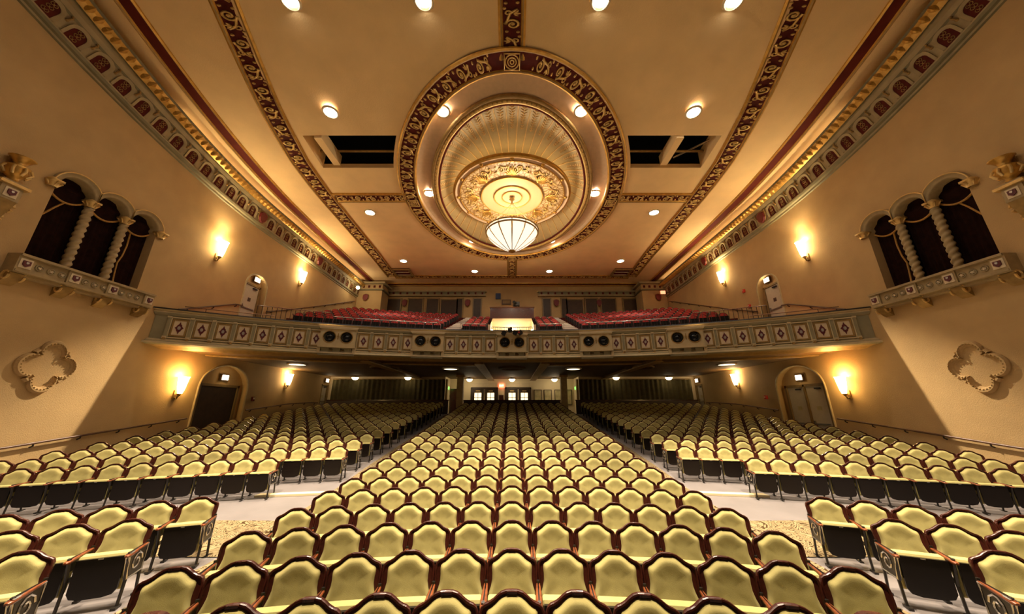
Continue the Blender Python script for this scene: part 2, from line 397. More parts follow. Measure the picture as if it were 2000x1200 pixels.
# ornate bands --------------------------------------------------------------
def scroll_mesh(flip=1):
    b = MB()
    def rib(pts, r): b.tube(pts, r, 'palegold', 4, flat=.8)
    sp = [(.0 + .20 * (1 - t * .78) * math.cos(-PI * .5 + t * 9.2) - .12, flip * (.02 + .20 * (1 - t * .78) * math.sin(-PI * .5 + t * 9.2)), .035) for t in [i / 16 for i in range(17)]]
    rib(sp, [.05 - .022 * i / 16 for i in range(17)])
    rib([(.56 * t - .12, flip * (-.18 + .34 * t * t + .04 * math.sin(6 * t)), .03) for t in [i / 6 for i in range(7)]], .042)
    sp2 = [(.30 + .10 * (1 - t * .7) * math.cos(PI * .6 - t * 7.5), flip * (-.10 + .10 * (1 - t * .7) * math.sin(PI * .6 - t * 7.5)), .03) for t in [i / 10 for i in range(11)]]
    rib(sp2, .032)
    for a, l in ((.9, .2), (1.5, .22), (2.1, .17)):
        rib([(.28 + l * t * math.cos(a), flip * (.05 + l * t * math.sin(a) * .8), .03 + .02 * t) for t in (0, .5, 1)], [.03, .05, .012])
    for cx, cy in ((-.42, .16), (-.40, -.14), (.46, -.2)):
        b.lathe([(.055, 0), (.05, .035), (0, .05)], (cx, flip * cy, 0), 'palegold', 6)
    b.lathe([(.06, 0), (.055, .05), (0, .06)], (-.12, flip * .02, 0), 'palegold', 6)
    return b.mesh('scroll', True)
SCR = (scroll_mesh(1), scroll_mesh(-1))
def rosette_mesh():
    b = MB(); b.box((0, 0, .015), (.62, .62, .05), 'maroon')
    for r in (.26, .16, .07): b.tube([(r * math.cos(a), r * math.sin(a), .05) for a in [i * PI / 8 for i in range(16)]], .028, 'palegold', 5, closed=True)
    for sx, sy in ((1, 0), (-1, 0), (0, 1), (0, -1)): b.box((sx * .29, sy * .29, .045), (.04 if sx else .62, .04 if sy else .62, .05), 'palegold')
    return b.mesh('rosette', True)
ROS = rosette_mesh()
def band(name, label, pts, width, closed=False, scroll=True, skip=(), mname='maroon', step=.80, gold=.15, rim=('gold',)):
    """pts: plan points; band hangs on the ceiling"""
    P = [Vector((x, y, CZ(y))) for x, y in pts]; N = len(P); path = []
    for i in range(N):
        t = (P[(i + 1) % N] - P[i - 1]) if closed else (P[min(i + 1, N - 1)] - P[max(i - 1, 0)])
        t.normalize(); l = t.cross(Vector((0, 0, 1))).normalized(); u = l.cross(t).normalized()
        if u.z > 0: u = -u
        path.append((P[i], l, u))
    h = width / 2; b = MB()
    sweep(b, path, [(-h - .03, -.02, 'gold'), (-h - .02, .05, 'gold'), (-h + gold * .35, .085, 'gold'), (-h + gold * .7, .06, 'bronze'), (-h + gold, .012, 'gold'), (h - gold, .012, mname), (h - gold * .7, .06, 'gold'), (h - gold * .35, .085, 'bronze'), (h + .02, .05, 'gold'), (h + .03, -.02, 'gold')], closed)
    o = struct(b.obj(name, smooth=False), label)
    if scroll:
        L = [0]
        for i in range(N if closed else N - 1): L.append(L[-1] + (P[(i + 1) % N] - P[i]).length)
        n = max(1, round(L[-1] / step)); st = L[-1] / n; kx = st / 1.06; ky = (width - 2 * gold) / .46
        for q in range(n):
            d = (q + .5) * st; i = 0
            while i < len(L) - 2 and L[i + 1] < d: i += 1
            f = (d - L[i]) / max(1e-6, L[i + 1] - L[i]); p, l, u = path[i]; p2, l2, u2 = path[(i + 1) % N]
            pp = p.lerp(p2, f) + u * .012; t = (p2 - p).normalized(); ll = (l + l2).normalized()
            if any((pp.xy - Vector(c)).length < .5 for c in skip): continue
            link('scroll', SCR[q % 2], o, frame(pp, t * kx, ll * ky, u))
    return o
XO = [(-3, 8.6), (3, 8.8), (7.65, 9.7), (11, 10.3), (13.7, 10.6), (24, 10.8), (28.4, 11.0)]
XR = [(-3, 12.9), (11, 13.08), (15, 13.15), (20, 13.3), (31, 13.4)]
by = [-2.5 + .6 * i for i in range(0, 52)] + [28.5]
for s, sd in SIDES:
    band('trim_3' if s < 0 else 'trim_4', f'long gilded scroll band on a dark red ground, {sd} side of the ceiling', [(s * lerp_tab(XO, y), y) for y in by if y < 28.3] + [(s * 11.0, 28.4)], .92)
    band('trim_5' if s < 0 else 'trim_6', f'plain dark red band with gilded edges next to the {sd} cornice', [(s * lerp_tab(XR, y), y) for y in by if y < 30] + [(s * 13.4, 30.2)], .62, scroll=False, mname='maroonlit', gold=.11)
    band('trim_7' if s < 0 else 'trim_8', f'short gilded cross band {sd} of the oval ring', [(s * x, 16.45) for x in (6.0, 7, 8, 9, 10.2)], .8)
ring = band('trim_9', 'oval gilded scroll ring on a dark red ground around the dome', [((EA + IA) / 2 * math.sin(a), EC - (EB + IB) / 2 * math.cos(a)) for a in [2 * PI * i / 96 for i in range(96)]], .93, closed=True, gold=.13, skip=((0, EC - (EB + IB) / 2), (0, EC + (EB + IB) / 2), ((EA + IA) / 2, EC), (-(EA + IA) / 2, EC)))
for ang, sx, sy in ((0, 0, 1), (PI, 0, -1), (PI / 2, 1, 0), (-PI / 2, -1, 0)):
    p = ((EA + IA) / 2 * math.sin(ang), EC - (EB + IB) / 2 * math.cos(ang))
    e = Vector((1, 0, 0)); l = Vector((0, 1, (CZ(p[1] + .1) - CZ(p[1] - .1)) / .2)).normalized()
    link('rosette', ROS, ring, frame(Vector((p[0], p[1], CZ(p[1]) - .05)), e, -l, Vector((0, 0, -1))))
band('trim_10', 'gilded scroll band running from the oval ring towards the stage', [(0, y) for y in [9.3 - .6 * i for i in range(0, 15)]], .92)
band('trim_11', 'short gilded scroll band behind the oval ring', [(0, y) for y in (24.3, 25.3, 26.3, 27.3, 28.1)], .8)
band('trim_12', 'gilded scroll band across the back of the ceiling', [(-10.8 + 21.6 * i / 24, 28.4) for i in range(25)], .7)
band('trim_13', 'plain dark red band across the ceiling at the rear wall', [(-13.4 + 26.8 * i / 8, 30.3) for i in range(9)], .6, scroll=False, mname='maroonlit', gold=.1)
for s, sd in SIDES:                                          # air vents in the rear corners of the ceiling panel
    t = thing('ceiling_vent', f'framed louvred air vent at the {sd} rear ceiling corner', 'vent', (s * 9.65, 27.2, CZ(27.2)))
    b = MB(); b.box((0, 0, -.06), (1.5, 1.5, .1), 'maroon'); b.obj('backing', t)
    for k, (cx, cy, dx, dy) in enumerate(((0, .7, 1.6, .14), (0, -.7, 1.6, .14), (.7, 0, .14, 1.26), (-.7, 0, .14, 1.26))):
        b = MB(); b.box((cx, cy, -.12), (dx, dy, .1), 'bronze'); b.obj('frame', t)
    for k in range(4):
        b = MB(); b.box((0, -.45 + .3 * k, -.13), (1.2, .1, .03), 'cream' if k % 2 else 'maroon'); b.obj('slat', t)

# dome inside the ring -------------------------------------------------------
RA, RB, RC = 4.30, 6.2, 17.15                                # rim of the fluted dome
NA = 96
def ep(a, ea, eb, c, off): 
    y = c - eb * math.cos(a); return Vector((ea * math.sin(a), y, CZ(y) + off))
A = [2 * PI * i / NA for i in range(NA)]
b = MB()
r0 = [ep(a, IA + .06, IB + .06, EC, .0) for a in A]; r1 = [ep(a, IA + .02, IB + .02, EC, .32) for a in A]
b.grid([r0, r1], 'annulus', cu=True)
rr = [r1]
for t in (.5, 1.0): rr.append([ep(a, IA + (RA + .12 - IA) * t, IB + (RB + .12 - IB) * t, EC + (RC - EC) * t, .32 + .10 * math.sin(t * PI) * 1) for a in A])
b.grid(rr, 'annulus', cu=True)
DOME = struct(b.obj('dome', smooth=True), 'smooth plaster annulus and shallow fluted dome inside the oval ring')
b = MB()
rows = []
for t in [i / 6 for i in range(7)]:
    rows.append([ep(a, RA + (2.5 - RA) * t, RB + (2.5 - RB) * t, RC + (EC - RC) * t, .32 + .80 * math.sin(t * PI / 2)) for a in A])
b.grid(rows, 'flute', cu=True); b.add(rows[-1], [tuple(range(NA))], 'flute')
b.obj('fluted_shell', DOME, True)
for (o, dz, r, m) in ((.20, .25, .11, 'bronze'), (.02, .22, .10, 'palegold'), (-.13, .27, .06, 'maroonlit')):
    b = MB(); b.tube([ep(a, RA + o, RB + o, RC, dz) for a in A], r, m, 8, closed=True); b.obj('rim_moulding', DOME, True)
BEAD = bead_mesh(.055, 'bronze')
for i in range(130):
    a = 2 * PI * i / 130; p = ep(a, RA + .06, RB + .06, RC, .17); link('bead', BEAD, DOME, Matrix.Translation(p))
NR = 46
def shell(a, t, up): return ep(a, RA + (2.5 - RA) * t, RB + (2.5 - RB) * t, RC + (EC - RC) * t, .32 + .80 * math.sin(t * PI / 2) - up)
for i in range(NR):
    a = 2 * PI * (i + .5) / NR
    b = MB(); b.tube([shell(a, t, .015) for t in [q / 6 for q in range(7)]], .03, 'gilt', 5); b.obj('rib', DOME, True)
    a2 = 2 * PI * i / NR; rel = min(a2, 2 * PI - a2)
    if rel < 1.5:
        b = MB(); T = [shell(a2, t, .01) for t in (.08, .2, .32, .44, .52)]
        b.tube(T, .016, 'gilt', 4)
        for q in range(9):
            t = .12 + .40 * q / 8; w_ = .11 * (1 - .55 * q / 8) * (1.0 + .15 * rel)
            p = shell(a2, t, .012); pd = shell(a2, t - .035, .012)
            side = Vector((math.cos(a2), math.sin(a2) * 1.2, 0)).normalized()
            for sg in (-1, 1): b.tube([p, (p + pd) / 2 + side * sg * w_ * .7, pd + side * sg * w_ * 1.5], [.014, .03, .01], 'gilt', 4)
        b.obj('leaf_sprig', DOME)

# suspended medallion and chandelier ------------------------------------------
MZ = 14.28
t = thing('ceiling_medallion', 'round gilded plaster medallion hung in the dome above the chandelier', 'medallion', (0, EC, MZ))
b = MB(); b.lathe([(3.30, .22), (3.42, .16), (3.44, .05), (3.40, -.02), (3.30, -.04)], (0, 0, 0), 'gold', 72); b.lathe([(3.3, .22), (0, .3)], (0, 0, 0), 'flute', 48); b.obj('rim', t, True)
b = MB(); b.lathe([(3.30, -.04), (3.22, .02), (3.10, .04), (3.02, -.01)], (0, 0, 0), 'annulus', 72); b.obj('border', t, True)
b = MB(); b.lathe([(3.02, -.01), (2.0, .06), (1.84, .04)], (0, 0, 0), 'medallion_relief', 72); b.obj('ornament_field', t, True)
b = MB(); b.lathe([(1.84, .04), (1.80, -.06), (1.72, -.02), (1.2, .02), (1.08, .02), (1.04, -.05), (.98, 0), (.62, .02), (.58, -.05), (.52, 0), (.3, .03), (0, .03)], (0, 0, 0), 'medallion', 60); b.obj('centre_disc', t, True)
for r in (1.80, 1.04, .57, 3.04): 
    b = MB(); b.tube([(r * math.cos(a), r * math.sin(a), -.04) for a in A], .035, 'gold', 6, closed=True); b.obj('ring_moulding', t, True)
b = MB(); b.lathe([(.11, 0), (.10, -.04), (.05, -.06), (.05, -.08), (0, -.1)], (0, 0, 0), 'gold', 10); RM = b.mesh('rosette', True)
b = MB(); b.lathe([(.045, 0), (.035, -.03), (0, -.045)], (0, 0, 0), 'bronze', 6); BM = b.mesh('bead', True)
for i in range(12):
    a = 2 * PI * i / 12 - PI / 2; link('rosette', RM, t, Matrix.Translation((3.16 * math.cos(a), 3.16 * math.sin(a), 0)))
for i in range(90):
    a = 2 * PI * i / 90; link('bead', BM, t, Matrix.Translation((2.98 * math.cos(a), 2.98 * math.sin(a), -.02)))
b = MB()
for k in range(9):
    q = -1 + 2 * k / 8; b.tube([(0, .0, -.03), (q * .22 + .0, .35 - .2 * abs(q), -.10), (q * .42, .78 - .5 * abs(q), -.06)], [.05, .06, .012], 'gold', 5)
b.lathe([(.1, 0), (.08, -.1), (0, -.12)], (0, .05, 0), 'gold', 8)
AC = b.mesh('acanthus', True)
for i in range(8):
    a = 2 * PI * i / 8 + PI / 2
    e = Vector((math.cos(a), math.sin(a), 0)); l = Vector((-math.sin(a), math.cos(a), 0))
    if i % 2 == 0 or True: link('acanthus', AC, t, frame(e * 1.98 + Vector((0, 0, .03)), l, e, Vector((0, 0, 1)) ))
for i in range(16):
    a = 2 * PI * (i + .5) / 16; e = Vector((math.cos(a), math.sin(a), 0)); l = Vector((-math.sin(a), math.cos(a), 0))
    link('scroll', SCR[i % 2], t, frame(e * 2.5 + Vector((0, 0, .02)), l * .9, e * 1.2, Vector((0, 0, -1))))
b = MB(); b.tube([(3.0 * math.cos(a), 3.0 * math.sin(a), .34) for a in A], .05, 'lamp_cove', 6, closed=True); b.obj('cove_tube', t, True)

t = thing('chandelier', 'large glowing bowl chandelier with leaded glass panes under the medallion', 'chandelier', (0, EC, 11.86))
NP_ = 12
prof = [(1.42, -.02), (1.35, -.18), (1.08, -.46), (.74, -.74), (.40, -.98), (.17, -1.10)]
for i in range(NP_):
    b = MB(); rows = []
    for r, z in prof: rows.append([(r * math.cos(a), r * math.sin(a), z) for a in [2 * PI * (i + .06 + .88 * q / 3) / NP_ for q in range(4)]])
    b.grid(rows, 'glasspane'); b.obj('glass_pane', t, True)
    a = 2 * PI * i / NP_
    b = MB(); b.tube([(r * 1.01 * math.cos(a), r * 1.01 * math.sin(a), z) for r, z in prof], .02, 'bronze', 5); b.obj('rib', t, True)
    b = MB(); b.box((1.47 * math.cos(a), 1.47 * math.sin(a), .06), (.04, .04, .16), 'bronze', a); b.obj('rim_post', t)
for r, z, q in ((1.46, 0, .045), (1.5, .15, .035)):
    b = MB(); b.tube([(r * math.cos(a), r * math.sin(a), z) for a in A], q, 'bronze', 6, closed=True); b.obj('rim_ring', t, True)
b = MB(); b.tube([(1.44 * math.cos(a), 1.44 * math.sin(a), .075) for a in A], .045, 'glasspane', 4, closed=True, flat=1.2); b.obj('glass_collar', t, True)
b = MB(); b.lathe([(.20, -1.07), (.2, -1.12), (.13, -1.16), (.05, -1.19), (0, -1.24)], (0, 0, 0), 'gold', 14); b.obj('finial', t, True)
b = MB(); b.lathe([(.0, 2.36), (.12, 2.36), (.16, 2.26), (.06, 2.18), (.05, 2.02), (.10, 1.97), (.05, 1.9), (0, 1.88)], (0, 0, 0), 'bronze', 12); b.obj('canopy', t, True)
for i in range(4):
    a = 2 * PI * (i + .5) / 4; b = MB(); b.tube([(.05 * math.cos(a), .05 * math.sin(a), 1.92), (1.44 * math.cos(a), 1.44 * math.sin(a), .14)], .014, 'bronze', 4); b.obj('chain', t)
light('chandelier_light', 'POINT', (0, 0, .45), 340, (1, .86, .64), t, .4)

# ceiling downlights -----------------------------------------------------------
b = MB(); b.lathe([(.34, 0), (.34, -.05), (.27, -.07), (.25, -.02), (.24, .02)], (0, 0, 0), 'cream', 20); TRIM = b.mesh('trim_ring', True)
b = MB(); b.lathe([(.25, -.015), (.15, -.05), (0, -.06)], (0, 0, 0), 'lamp_can', 16); LENS = b.mesh('lens', True)
CANS = [(2.97, 3.7, 'added unseen by the central gilded band nearest the stage', 3.8, 22, 0, .235), (7.44, 3.7, 'added unseen nearest the stage by the long scroll band', 3.6, 22, .05, .21),  # unseen front row, added to light the seats from the stage side
        (2.97, 7.65, 'beside the central gilded band at the top edge', 1.25, 27, 0, -.12), (7.44, 7.65, 'far from the central band at the top edge', 1.2, 27, .05, -.12), (7.8, 11.19, 'above the lighting slot', 1.15, 24, .05, -.26), (3.05, 11.42, 'inside the near part of the oval ring', 1.4, 23, 0, -.24), (4.8, 16.47, 'at the side of the oval dome', .18, 50, 0, 0),
        (8.75, 17.85, 'behind the cross band', 5.2, 21, .28, -.38), (2.92, 22.13, 'inside the far part of the oval ring', .9, 42, 0, -.1), (8.89, 24.88, 'near the rear corner vent', .7, 38, 0, -.35), (3.29, 27.0, 'just before the rear ceiling band', .15, 40, 0, -.35)]
for x, y, wh, k, half, ox, oy in CANS:
    for s, sd in SIDES:
        inside = ((x / IA) ** 2 + ((y - EC) / IB) ** 2) < 1
        z = CZ(y) + (.36 if inside else 0) - .02
        t = thing('ceiling_downlight', f'round bright ceiling downlight {wh}, {sd} side', 'light', (s * x, y, z), 0, 'ceiling downlights')
        link('trim_ring', TRIM, t); link('lens', LENS, t)
        light('downlight_beam', 'SPOT', (0, 0, -.14), CAN_W * k, WARM, t, .12, 2 * half, (.8 if 'cross' in wh else .4), Vector((s * ox, oy, -1)).to_track_quat('-Z', 'Y').to_euler())

# ---------------------------------------------------------------- triple-arched windows on both side walls
def twist_column(h):
    b = MB(); rows = []; n = 16; N = 90
    for i in range(N):
        z = .12 + (h - .36) * i / (N - 1)
        rows.append([((.118 + .020 * math.cos(2 * (q * 2 * PI / n) - z * 30)) * math.cos(q * 2 * PI / n), (.118 + .020 * math.cos(2 * (q * 2 * PI / n) - z * 30)) * math.sin(q * 2 * PI / n), z) for q in range(n)])
    b.grid(rows, 'bronze' if False else 'cream2', cu=True)
    return b
TW = twist_column(WS - W0).mesh('shaft', True)
b = MB(); b.lathe([(.19, 0), (.19, .05), (.15, .08), (.16, .12), (.12, .14)], (0, 0, 0), 'cream2', 14); TBASE = b.mesh('base', True)
b = MB(); b.lathe([(.12, -.24), (.12, -.2), (.16, -.08), (.19, -.05)], (0, 0, 0), 'palegold', 10); b.box((0, 0, -.02), (.38, .30, .07), 'palegold')
for a in range(6): b.tube([(.1 * math.cos(a), .1 * math.sin(a), -.2), (.15 * math.cos(a), .15 * math.sin(a), -.12), (.19 * math.cos(a), .19 * math.sin(a), -.06)], .03, 'palegold', 4)
TCAP = b.mesh('capital', True)
def crest_mesh():
    b = MB(); sh = [(0, -.1), (.08, -.04), (.08, .08), (-.08, .08), (-.08, -.04)]
    b.box((0, 0, .0), (.26, .28, .03), 'cream'); b.prism(sh, lambda u, v, d: (u, v, d), .015, .05, 'diamond')
    b.prism([(u * .35, v * .35 + .02) for u, v in sh], lambda u, v, d: (u, v, d), .05, .065, 'silver'); return b.mesh('crest')
CREST = crest_mesh()
def rosette_small():
    b = MB(); b.tube([(.085 * math.cos(a), .085 * math.sin(a), .01) for a in [i * PI / 6 for i in range(12)]], .018, 'sagepale', 4, closed=True)
    for i in range(5): b.tube([(0, 0, .01), (.05 * math.cos(i * 1.256), .05 * math.sin(i * 1.256), .03)], .02, 'cream', 4)
    return b.mesh('roundel', True)
RSM = rosette_small()
for wi, (s, sd) in enumerate(SIDES):
    X = s * XW
    win = struct(empty(f'window_{wi + 1}', (X, 10.5, W0)), f'triple arched curtained opening with twisted columns in the {sd} wall')
    def P(u, v, d): return (-s * d, u - 10.5, v - W0)           # local: into the room = +d
    for a, c in WIN:                                            # archivolts
        m = (a + c) / 2; r = (c - a) / 2; b = MB()
        AA = [PI * i / 16 for i in range(17)]
        lo = m - (.535 if a != WIN[0][0] else 9); hi = m + (.535 if a != WIN[2][0] else 9)
        def arc(rad, d): return [P(min(hi, max(lo, m + rad * math.cos(q))), WS + rad * math.sin(q), d) for q in AA]
        b.grid([arc(r - .012, -.5), arc(r - .012, .02), arc(r + .03, .06), arc(r + .12, .06), arc(r + .13, .10), arc(r + .17, .09), arc(r + .18, 0)], 'cream2')
        AV = b.obj('archivolt', win, True)
        b = MB(); b.tube(arc(r + .155, .10), .022, 'palegold', 5); b.obj('rope_edge', AV, True)
    for u in (9.98, 11.05):
        col = empty('column'); col.parent = win; col.location = P(u, W0, -.12)
        link('shaft', TW, col); link('base', TBASE, col); link('capital', TCAP, col, Matrix.Translation((0, 0, WS - W0 + .02)))
    for u in (8.84, 12.19): link('end_capital', TCAP, win, Matrix.Translation(P(u, WS + .05, .04)))
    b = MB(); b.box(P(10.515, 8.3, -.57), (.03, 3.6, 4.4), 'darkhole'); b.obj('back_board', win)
    # sill balcony
    sl = empty('sill'); sl.parent = win
    b = MB(); b.box(P(10.55, 6.60, .16), (.56, 3.75, .07), 'cream2'); b.box(P(10.55, 6.36, .14), (.36, 3.62, .42), 'cream2'); b.box(P(10.55, 6.13, .16), (.48, 3.72, .06), 'cream2'); b.box(P(10.55, 6.06, .1), (.34, 3.64, .09), 'cream2')
    b.obj('ledge', sl)
    ex = Vector((0, 1, 0)); ez = Vector((-s, 0, 0)); ey = Vector((0, 0, 1))
    for u in (8.84, 9.98, 11.05, 12.26):
        b = MB(); b.box(P(u, 6.36, .18), (.40, .34, .56), 'cream2'); b.obj('pier', sl)
        link('crest', CREST, sl, frame(P(u, 6.36, .39), ex, ey, ez))
        b = MB(); rows = []
        for q in range(9):
            q_ = q / 8; d = .30 * (1 - q_) ** .8 + .04 * math.sin(q_ * PI); zz = 6.06 - .34 * q_
            rows.append([P(u - .15, zz, 0), P(u - .15, zz, d), P(u + .15, zz, d), P(u + .15, zz, 0)])
        b.grid(rows, 'bronze'); 
        for sg in (-1, 1): b.tube([P(u + sg * .16, 5.98 - .12 * math.sin(k), .2 + .1 * math.cos(k)) for k in [j * .7 for j in range(9)]], .03, 'palegold', 5)
        b.obj('corbel', sl, False)
    for u0 in (9.18, 10.29, 11.36):
        for j in range(3): link('roundel', RSM, sl, frame(P(u0 + .26 * j - .0, 6.36, .325), ex, ey, ez))
    # drapes hanging in the three openings
    for k, (a, c) in enumerate(WIN):
        nm = ('nearest the stage', 'in the middle', 'farthest from the stage')[k]
        t = thing('drape', f'dark brown window drape with gold fringe, {sd} wall, arch {nm}', 'curtain', (X + s * .38, (a + c) / 2, W0), 0, 'drapes in the arched windows')
        b = MB(); n = 30; W_ = (c - a) + .08
        b.grid([[(s * .03 * math.sin(j * 1.25) , -W_ / 2 + W_ * j / n, z) for j in range(n + 1)] for z in (0, 1.2, 2.5, 3.1)], 'drape'); b.obj('panel', t, True)
        b = MB(); rows = []
        for j in range(15):
            q = -1 + 2 * j / 14; zb = WS - W0 - .05 - .30 * (1 - q * q)
            rows.append([(-s * (.06 + .05 * math.sin(i * 2.1) * (1 - .3 * abs(q))), q * W_ / 2, WS - W0 + .55 + (zb - (WS - W0 + .55)) * i / 7) for i in range(8)])
        b.grid(rows, 'drape'); sw = b.obj('swag', t, True)
        b = MB(); b.tube([(-s * .10, q * W_ / 2, WS - W0 - .05 - .30 * (1 - q * q)) for q in [-1 + 2 * j / 14 for j in range(15)]], .035, 'drapefringe', 6); b.obj('fringe', sw, True)
        if k != 1:
            cord = [(.04, 2.24), (-.12, 1.98), (-.3, 1.62), (-.5, 1.3)] if k == 0 else [(-.14, 2.24), (-.10, 1.7), (-.13, 1.25), (-.2, .95), (-.16, .5), (-.1, .05)]
            b = MB(); b.tube([(-s * .1, y, z) for y, z in cord], .028, 'drapefringe', 5); b.obj('edge_cord', t, True)
            b = MB(); b.grid([[(-s * (.07 + .02 * (j % 2)), y + (-.5 - y) * j / 6, z) for j in range(7)] for y, z in cord], 'drape'); b.obj('tied_side', t, True)
    # quatrefoil frame below
    b = MB(); pts = []
    for q in range(4):
        a0 = q * PI / 2 + PI / 4 * 0; cx, cy = .36 * math.cos(a0), .36 * math.sin(a0)
        for j in range(13): 
            an = a0 - PI * .58 + PI * 1.16 * j / 12; pts.append((cx + .27 * math.cos(an), cy + .27 * math.sin(an)))
        m = a0 + PI / 4; pts.append((.50 * math.cos(m - .1), .50 * math.sin(m - .1))); pts.append((.50 * math.cos(m + .1), .50 * math.sin(m + .1)))
    def Q(k, d): return [(X - s * d, 10.42 + u * k, 3.60 + v * k * 1.12) for u, v in pts]
    b.grid([Q(1.16, 0), Q(1.16, .05), Q(1.1, .12), Q(1.02, .12), Q(.96, .05), Q(.90, .02), Q(.88, 0)], 'stucco', cu=True)
    t = tag(b.obj('quatrefoil_frame', smooth=False), f'raised plaster quatrefoil moulding low on the {sd} wall', 'moulding')
    BD = bead_mesh(.024, 'bronze'); P_ = Q(1.0, .115)
    for j in range(0, len(P_)): link('bead', BD, t, Matrix.Translation(P_[j]))
    # ornate bracket with urn nearer the stage
    t = thing('wall_bracket', f'carved gilded wall bracket with urn and shield at the {sd} picture edge', 'ornament', (X, 8.0, 7.62))
    D = -s
    b = MB(); b.box((D * .18, 0, .55), (.36, .42, .42), 'cream2'); b.box((D * .2, 0, .80), (.48, .60, .08), 'palegold'); b.box((D * .19, 0, .87), (.40, .50, .05), 'cream2'); b.obj('block', t)
    link('crest', CREST, t, frame((D * .37, 0, .55), (0, 1, 0), (0, 0, 1), (-s, 0, 0)))
    link('crest', CREST, t, frame((D * .18, .22, .55), (1, 0, 0), (0, 0, 1), (0, 1, 0)))
    b = MB(); b.lathe([(.08, .92), (.12, .98), (.10, 1.02), (.18, 1.10), (.24, 1.22), (.20, 1.34), (.24, 1.40), (.10, 1.46), (.14, 1.56), (.22, 1.68), (.26, 1.70), (.12, 1.74), (0, 1.78)], (D * .22, 0, 0), 'gold', 14)
    for a in range(8): b.tube([(D * .22 + .2 * math.cos(a * .785), .2 * math.sin(a * .785), 1.12), (D * .22 + .29 * math.cos(a * .785), .29 * math.sin(a * .785), 1.24), (D * .22 + .24 * math.cos(a * .785), .24 * math.sin(a * .785), 1.36)], .035, 'palegold', 5)
    b.obj('urn', t, True)
    b = MB(); rows = []
    for q in range(9):
        q_ = q / 8; d = .40 * (1 - q_) ** .6; rows.append([(0, -.2 * (1 - .5 * q_), .32 - .85 * q_), (D * d, -.17 * (1 - .6 * q_), .32 - .85 * q_), (D * d, .17 * (1 - .6 * q_), .32 - .85 * q_), (0, .2 * (1 - .5 * q_), .32 - .85 * q_)])
    b.grid(rows, 'bronze')
    for sg in (-1, 1):
        b.tube([(D * (.2 + .13 * math.cos(k)), sg * .2, .18 + .13 * math.sin(k)) for k in [j * .7 for j in range(9)]], .035, 'palegold', 5)
        b.tube([(D * (.12 + .08 * math.cos(k)), sg * .16, -.14 + .08 * math.sin(k)) for k in [j * .7 for j in range(9)]], .028, 'palegold', 5)
    b.obj('corbel', t)

# ---------------------------------------------------------------- doors, sconces, rails on the side walls
def door_leaf(par, M, w_, h, m, bar=True, sign=False):
    lf = empty('door_leaf'); lf.parent = par; lf.matrix_basis = M
    b = MB(); b.box((0, 0, h / 2), (w_, .05, h), m); b.obj('panel', lf)
    if bar:
        b = MB(); b.box((0, -.06, .98), (w_ * .8, .05, .06), 'nickel'); b.box((-w_ * .4, -.05, 1.02), (.07, .06, .22), 'nickel'); b.obj('panic_bar', lf)
        b = MB(); b.box((w_ * .2, -.07, h - .12), (.3, .07, .07), 'iron'); b.obj('closer', lf)
    if sign:
        b = MB(); b.box((0, -.03, h * .62), (.26, .01, .2), 'poster'); b.obj('notice', lf)
    return lf
EXITM = None
def exit_sign(label, loc, s, group='lit exit signs on the side walls'):
    t = thing('exit_sign', label, 'sign', loc, 0, group)
    b = MB(); b.box((0, 0, 0), (.10, .46, .32), 'plaque'); b.obj('housing', t)
    b = MB(); b.box((-s * .055, 0, 0), (.012, .38, .24), 'exitsign'); b.obj('face', t)
    light('exit_glow', 'POINT', (-s * .3, 0, 0), 3, (1, .75, .4), t, .1)
def text_mesh(body, size):
    c = bpy.data.curves.new('lettering', 'FONT'); c.body = body; c.size = size; c.align_x = 'CENTER'; c.align_y = 'CENTER'; c.extrude = .004; c.resolution_u = 2
    o = bpy.data.objects.new('lettering', c); COL.objects.link(o)
    me = bpy.data.meshes.new_from_object(o.evaluated_get(bpy.context.evaluated_depsgraph_get())); bpy.data.objects.remove(o)
    return me
def sconce(label, loc, s, m, col, power, big=1.0, up=0):
    t = thing('wall_sconce', label, 'lamp', loc, 0, 'wall sconces')
    D = -s
    b = MB(); b.box((D * .03, 0, -.42 * big), (.06, .14, .36), 'bronze'); b.obj('backplate', t)
    b = MB(); b.tube([(D * .03, 0, -.5 * big), (D * .14, 0, -.58 * big), (D * .2, 0, -.42 * big)], .03, 'bronze', 6); b.obj('arm', t)
    b = MB(); b.lathe([(0, -.5 * big), (.05, -.46 * big), (.09, -.38 * big)], (D * .2, 0, 0), 'bronze', 10); b.obj('cup', t)
    b = MB(); b.lathe([(.08, -.38 * big), (.13, -.2 * big), (.17, .1 * big), (.19, .26 * big), (.21, .30 * big)], (D * .22, 0, 0), m, 12); b.obj('shade', t, True)
    light('sconce_light', 'POINT', (D * .24, 0, .34 * big), power, col, t, .10)
    light('sconce_glow', 'POINT', (D * .50, 0, .0), power * .3, col, t, .12)
    if up: light('sconce_uplight', 'SPOT', (D * .26, 0, .36 * big), up, col, t, .1, 120, .8, Vector((D * .45, 0, 1)).to_track_quat('-Z', 'Y').to_euler())
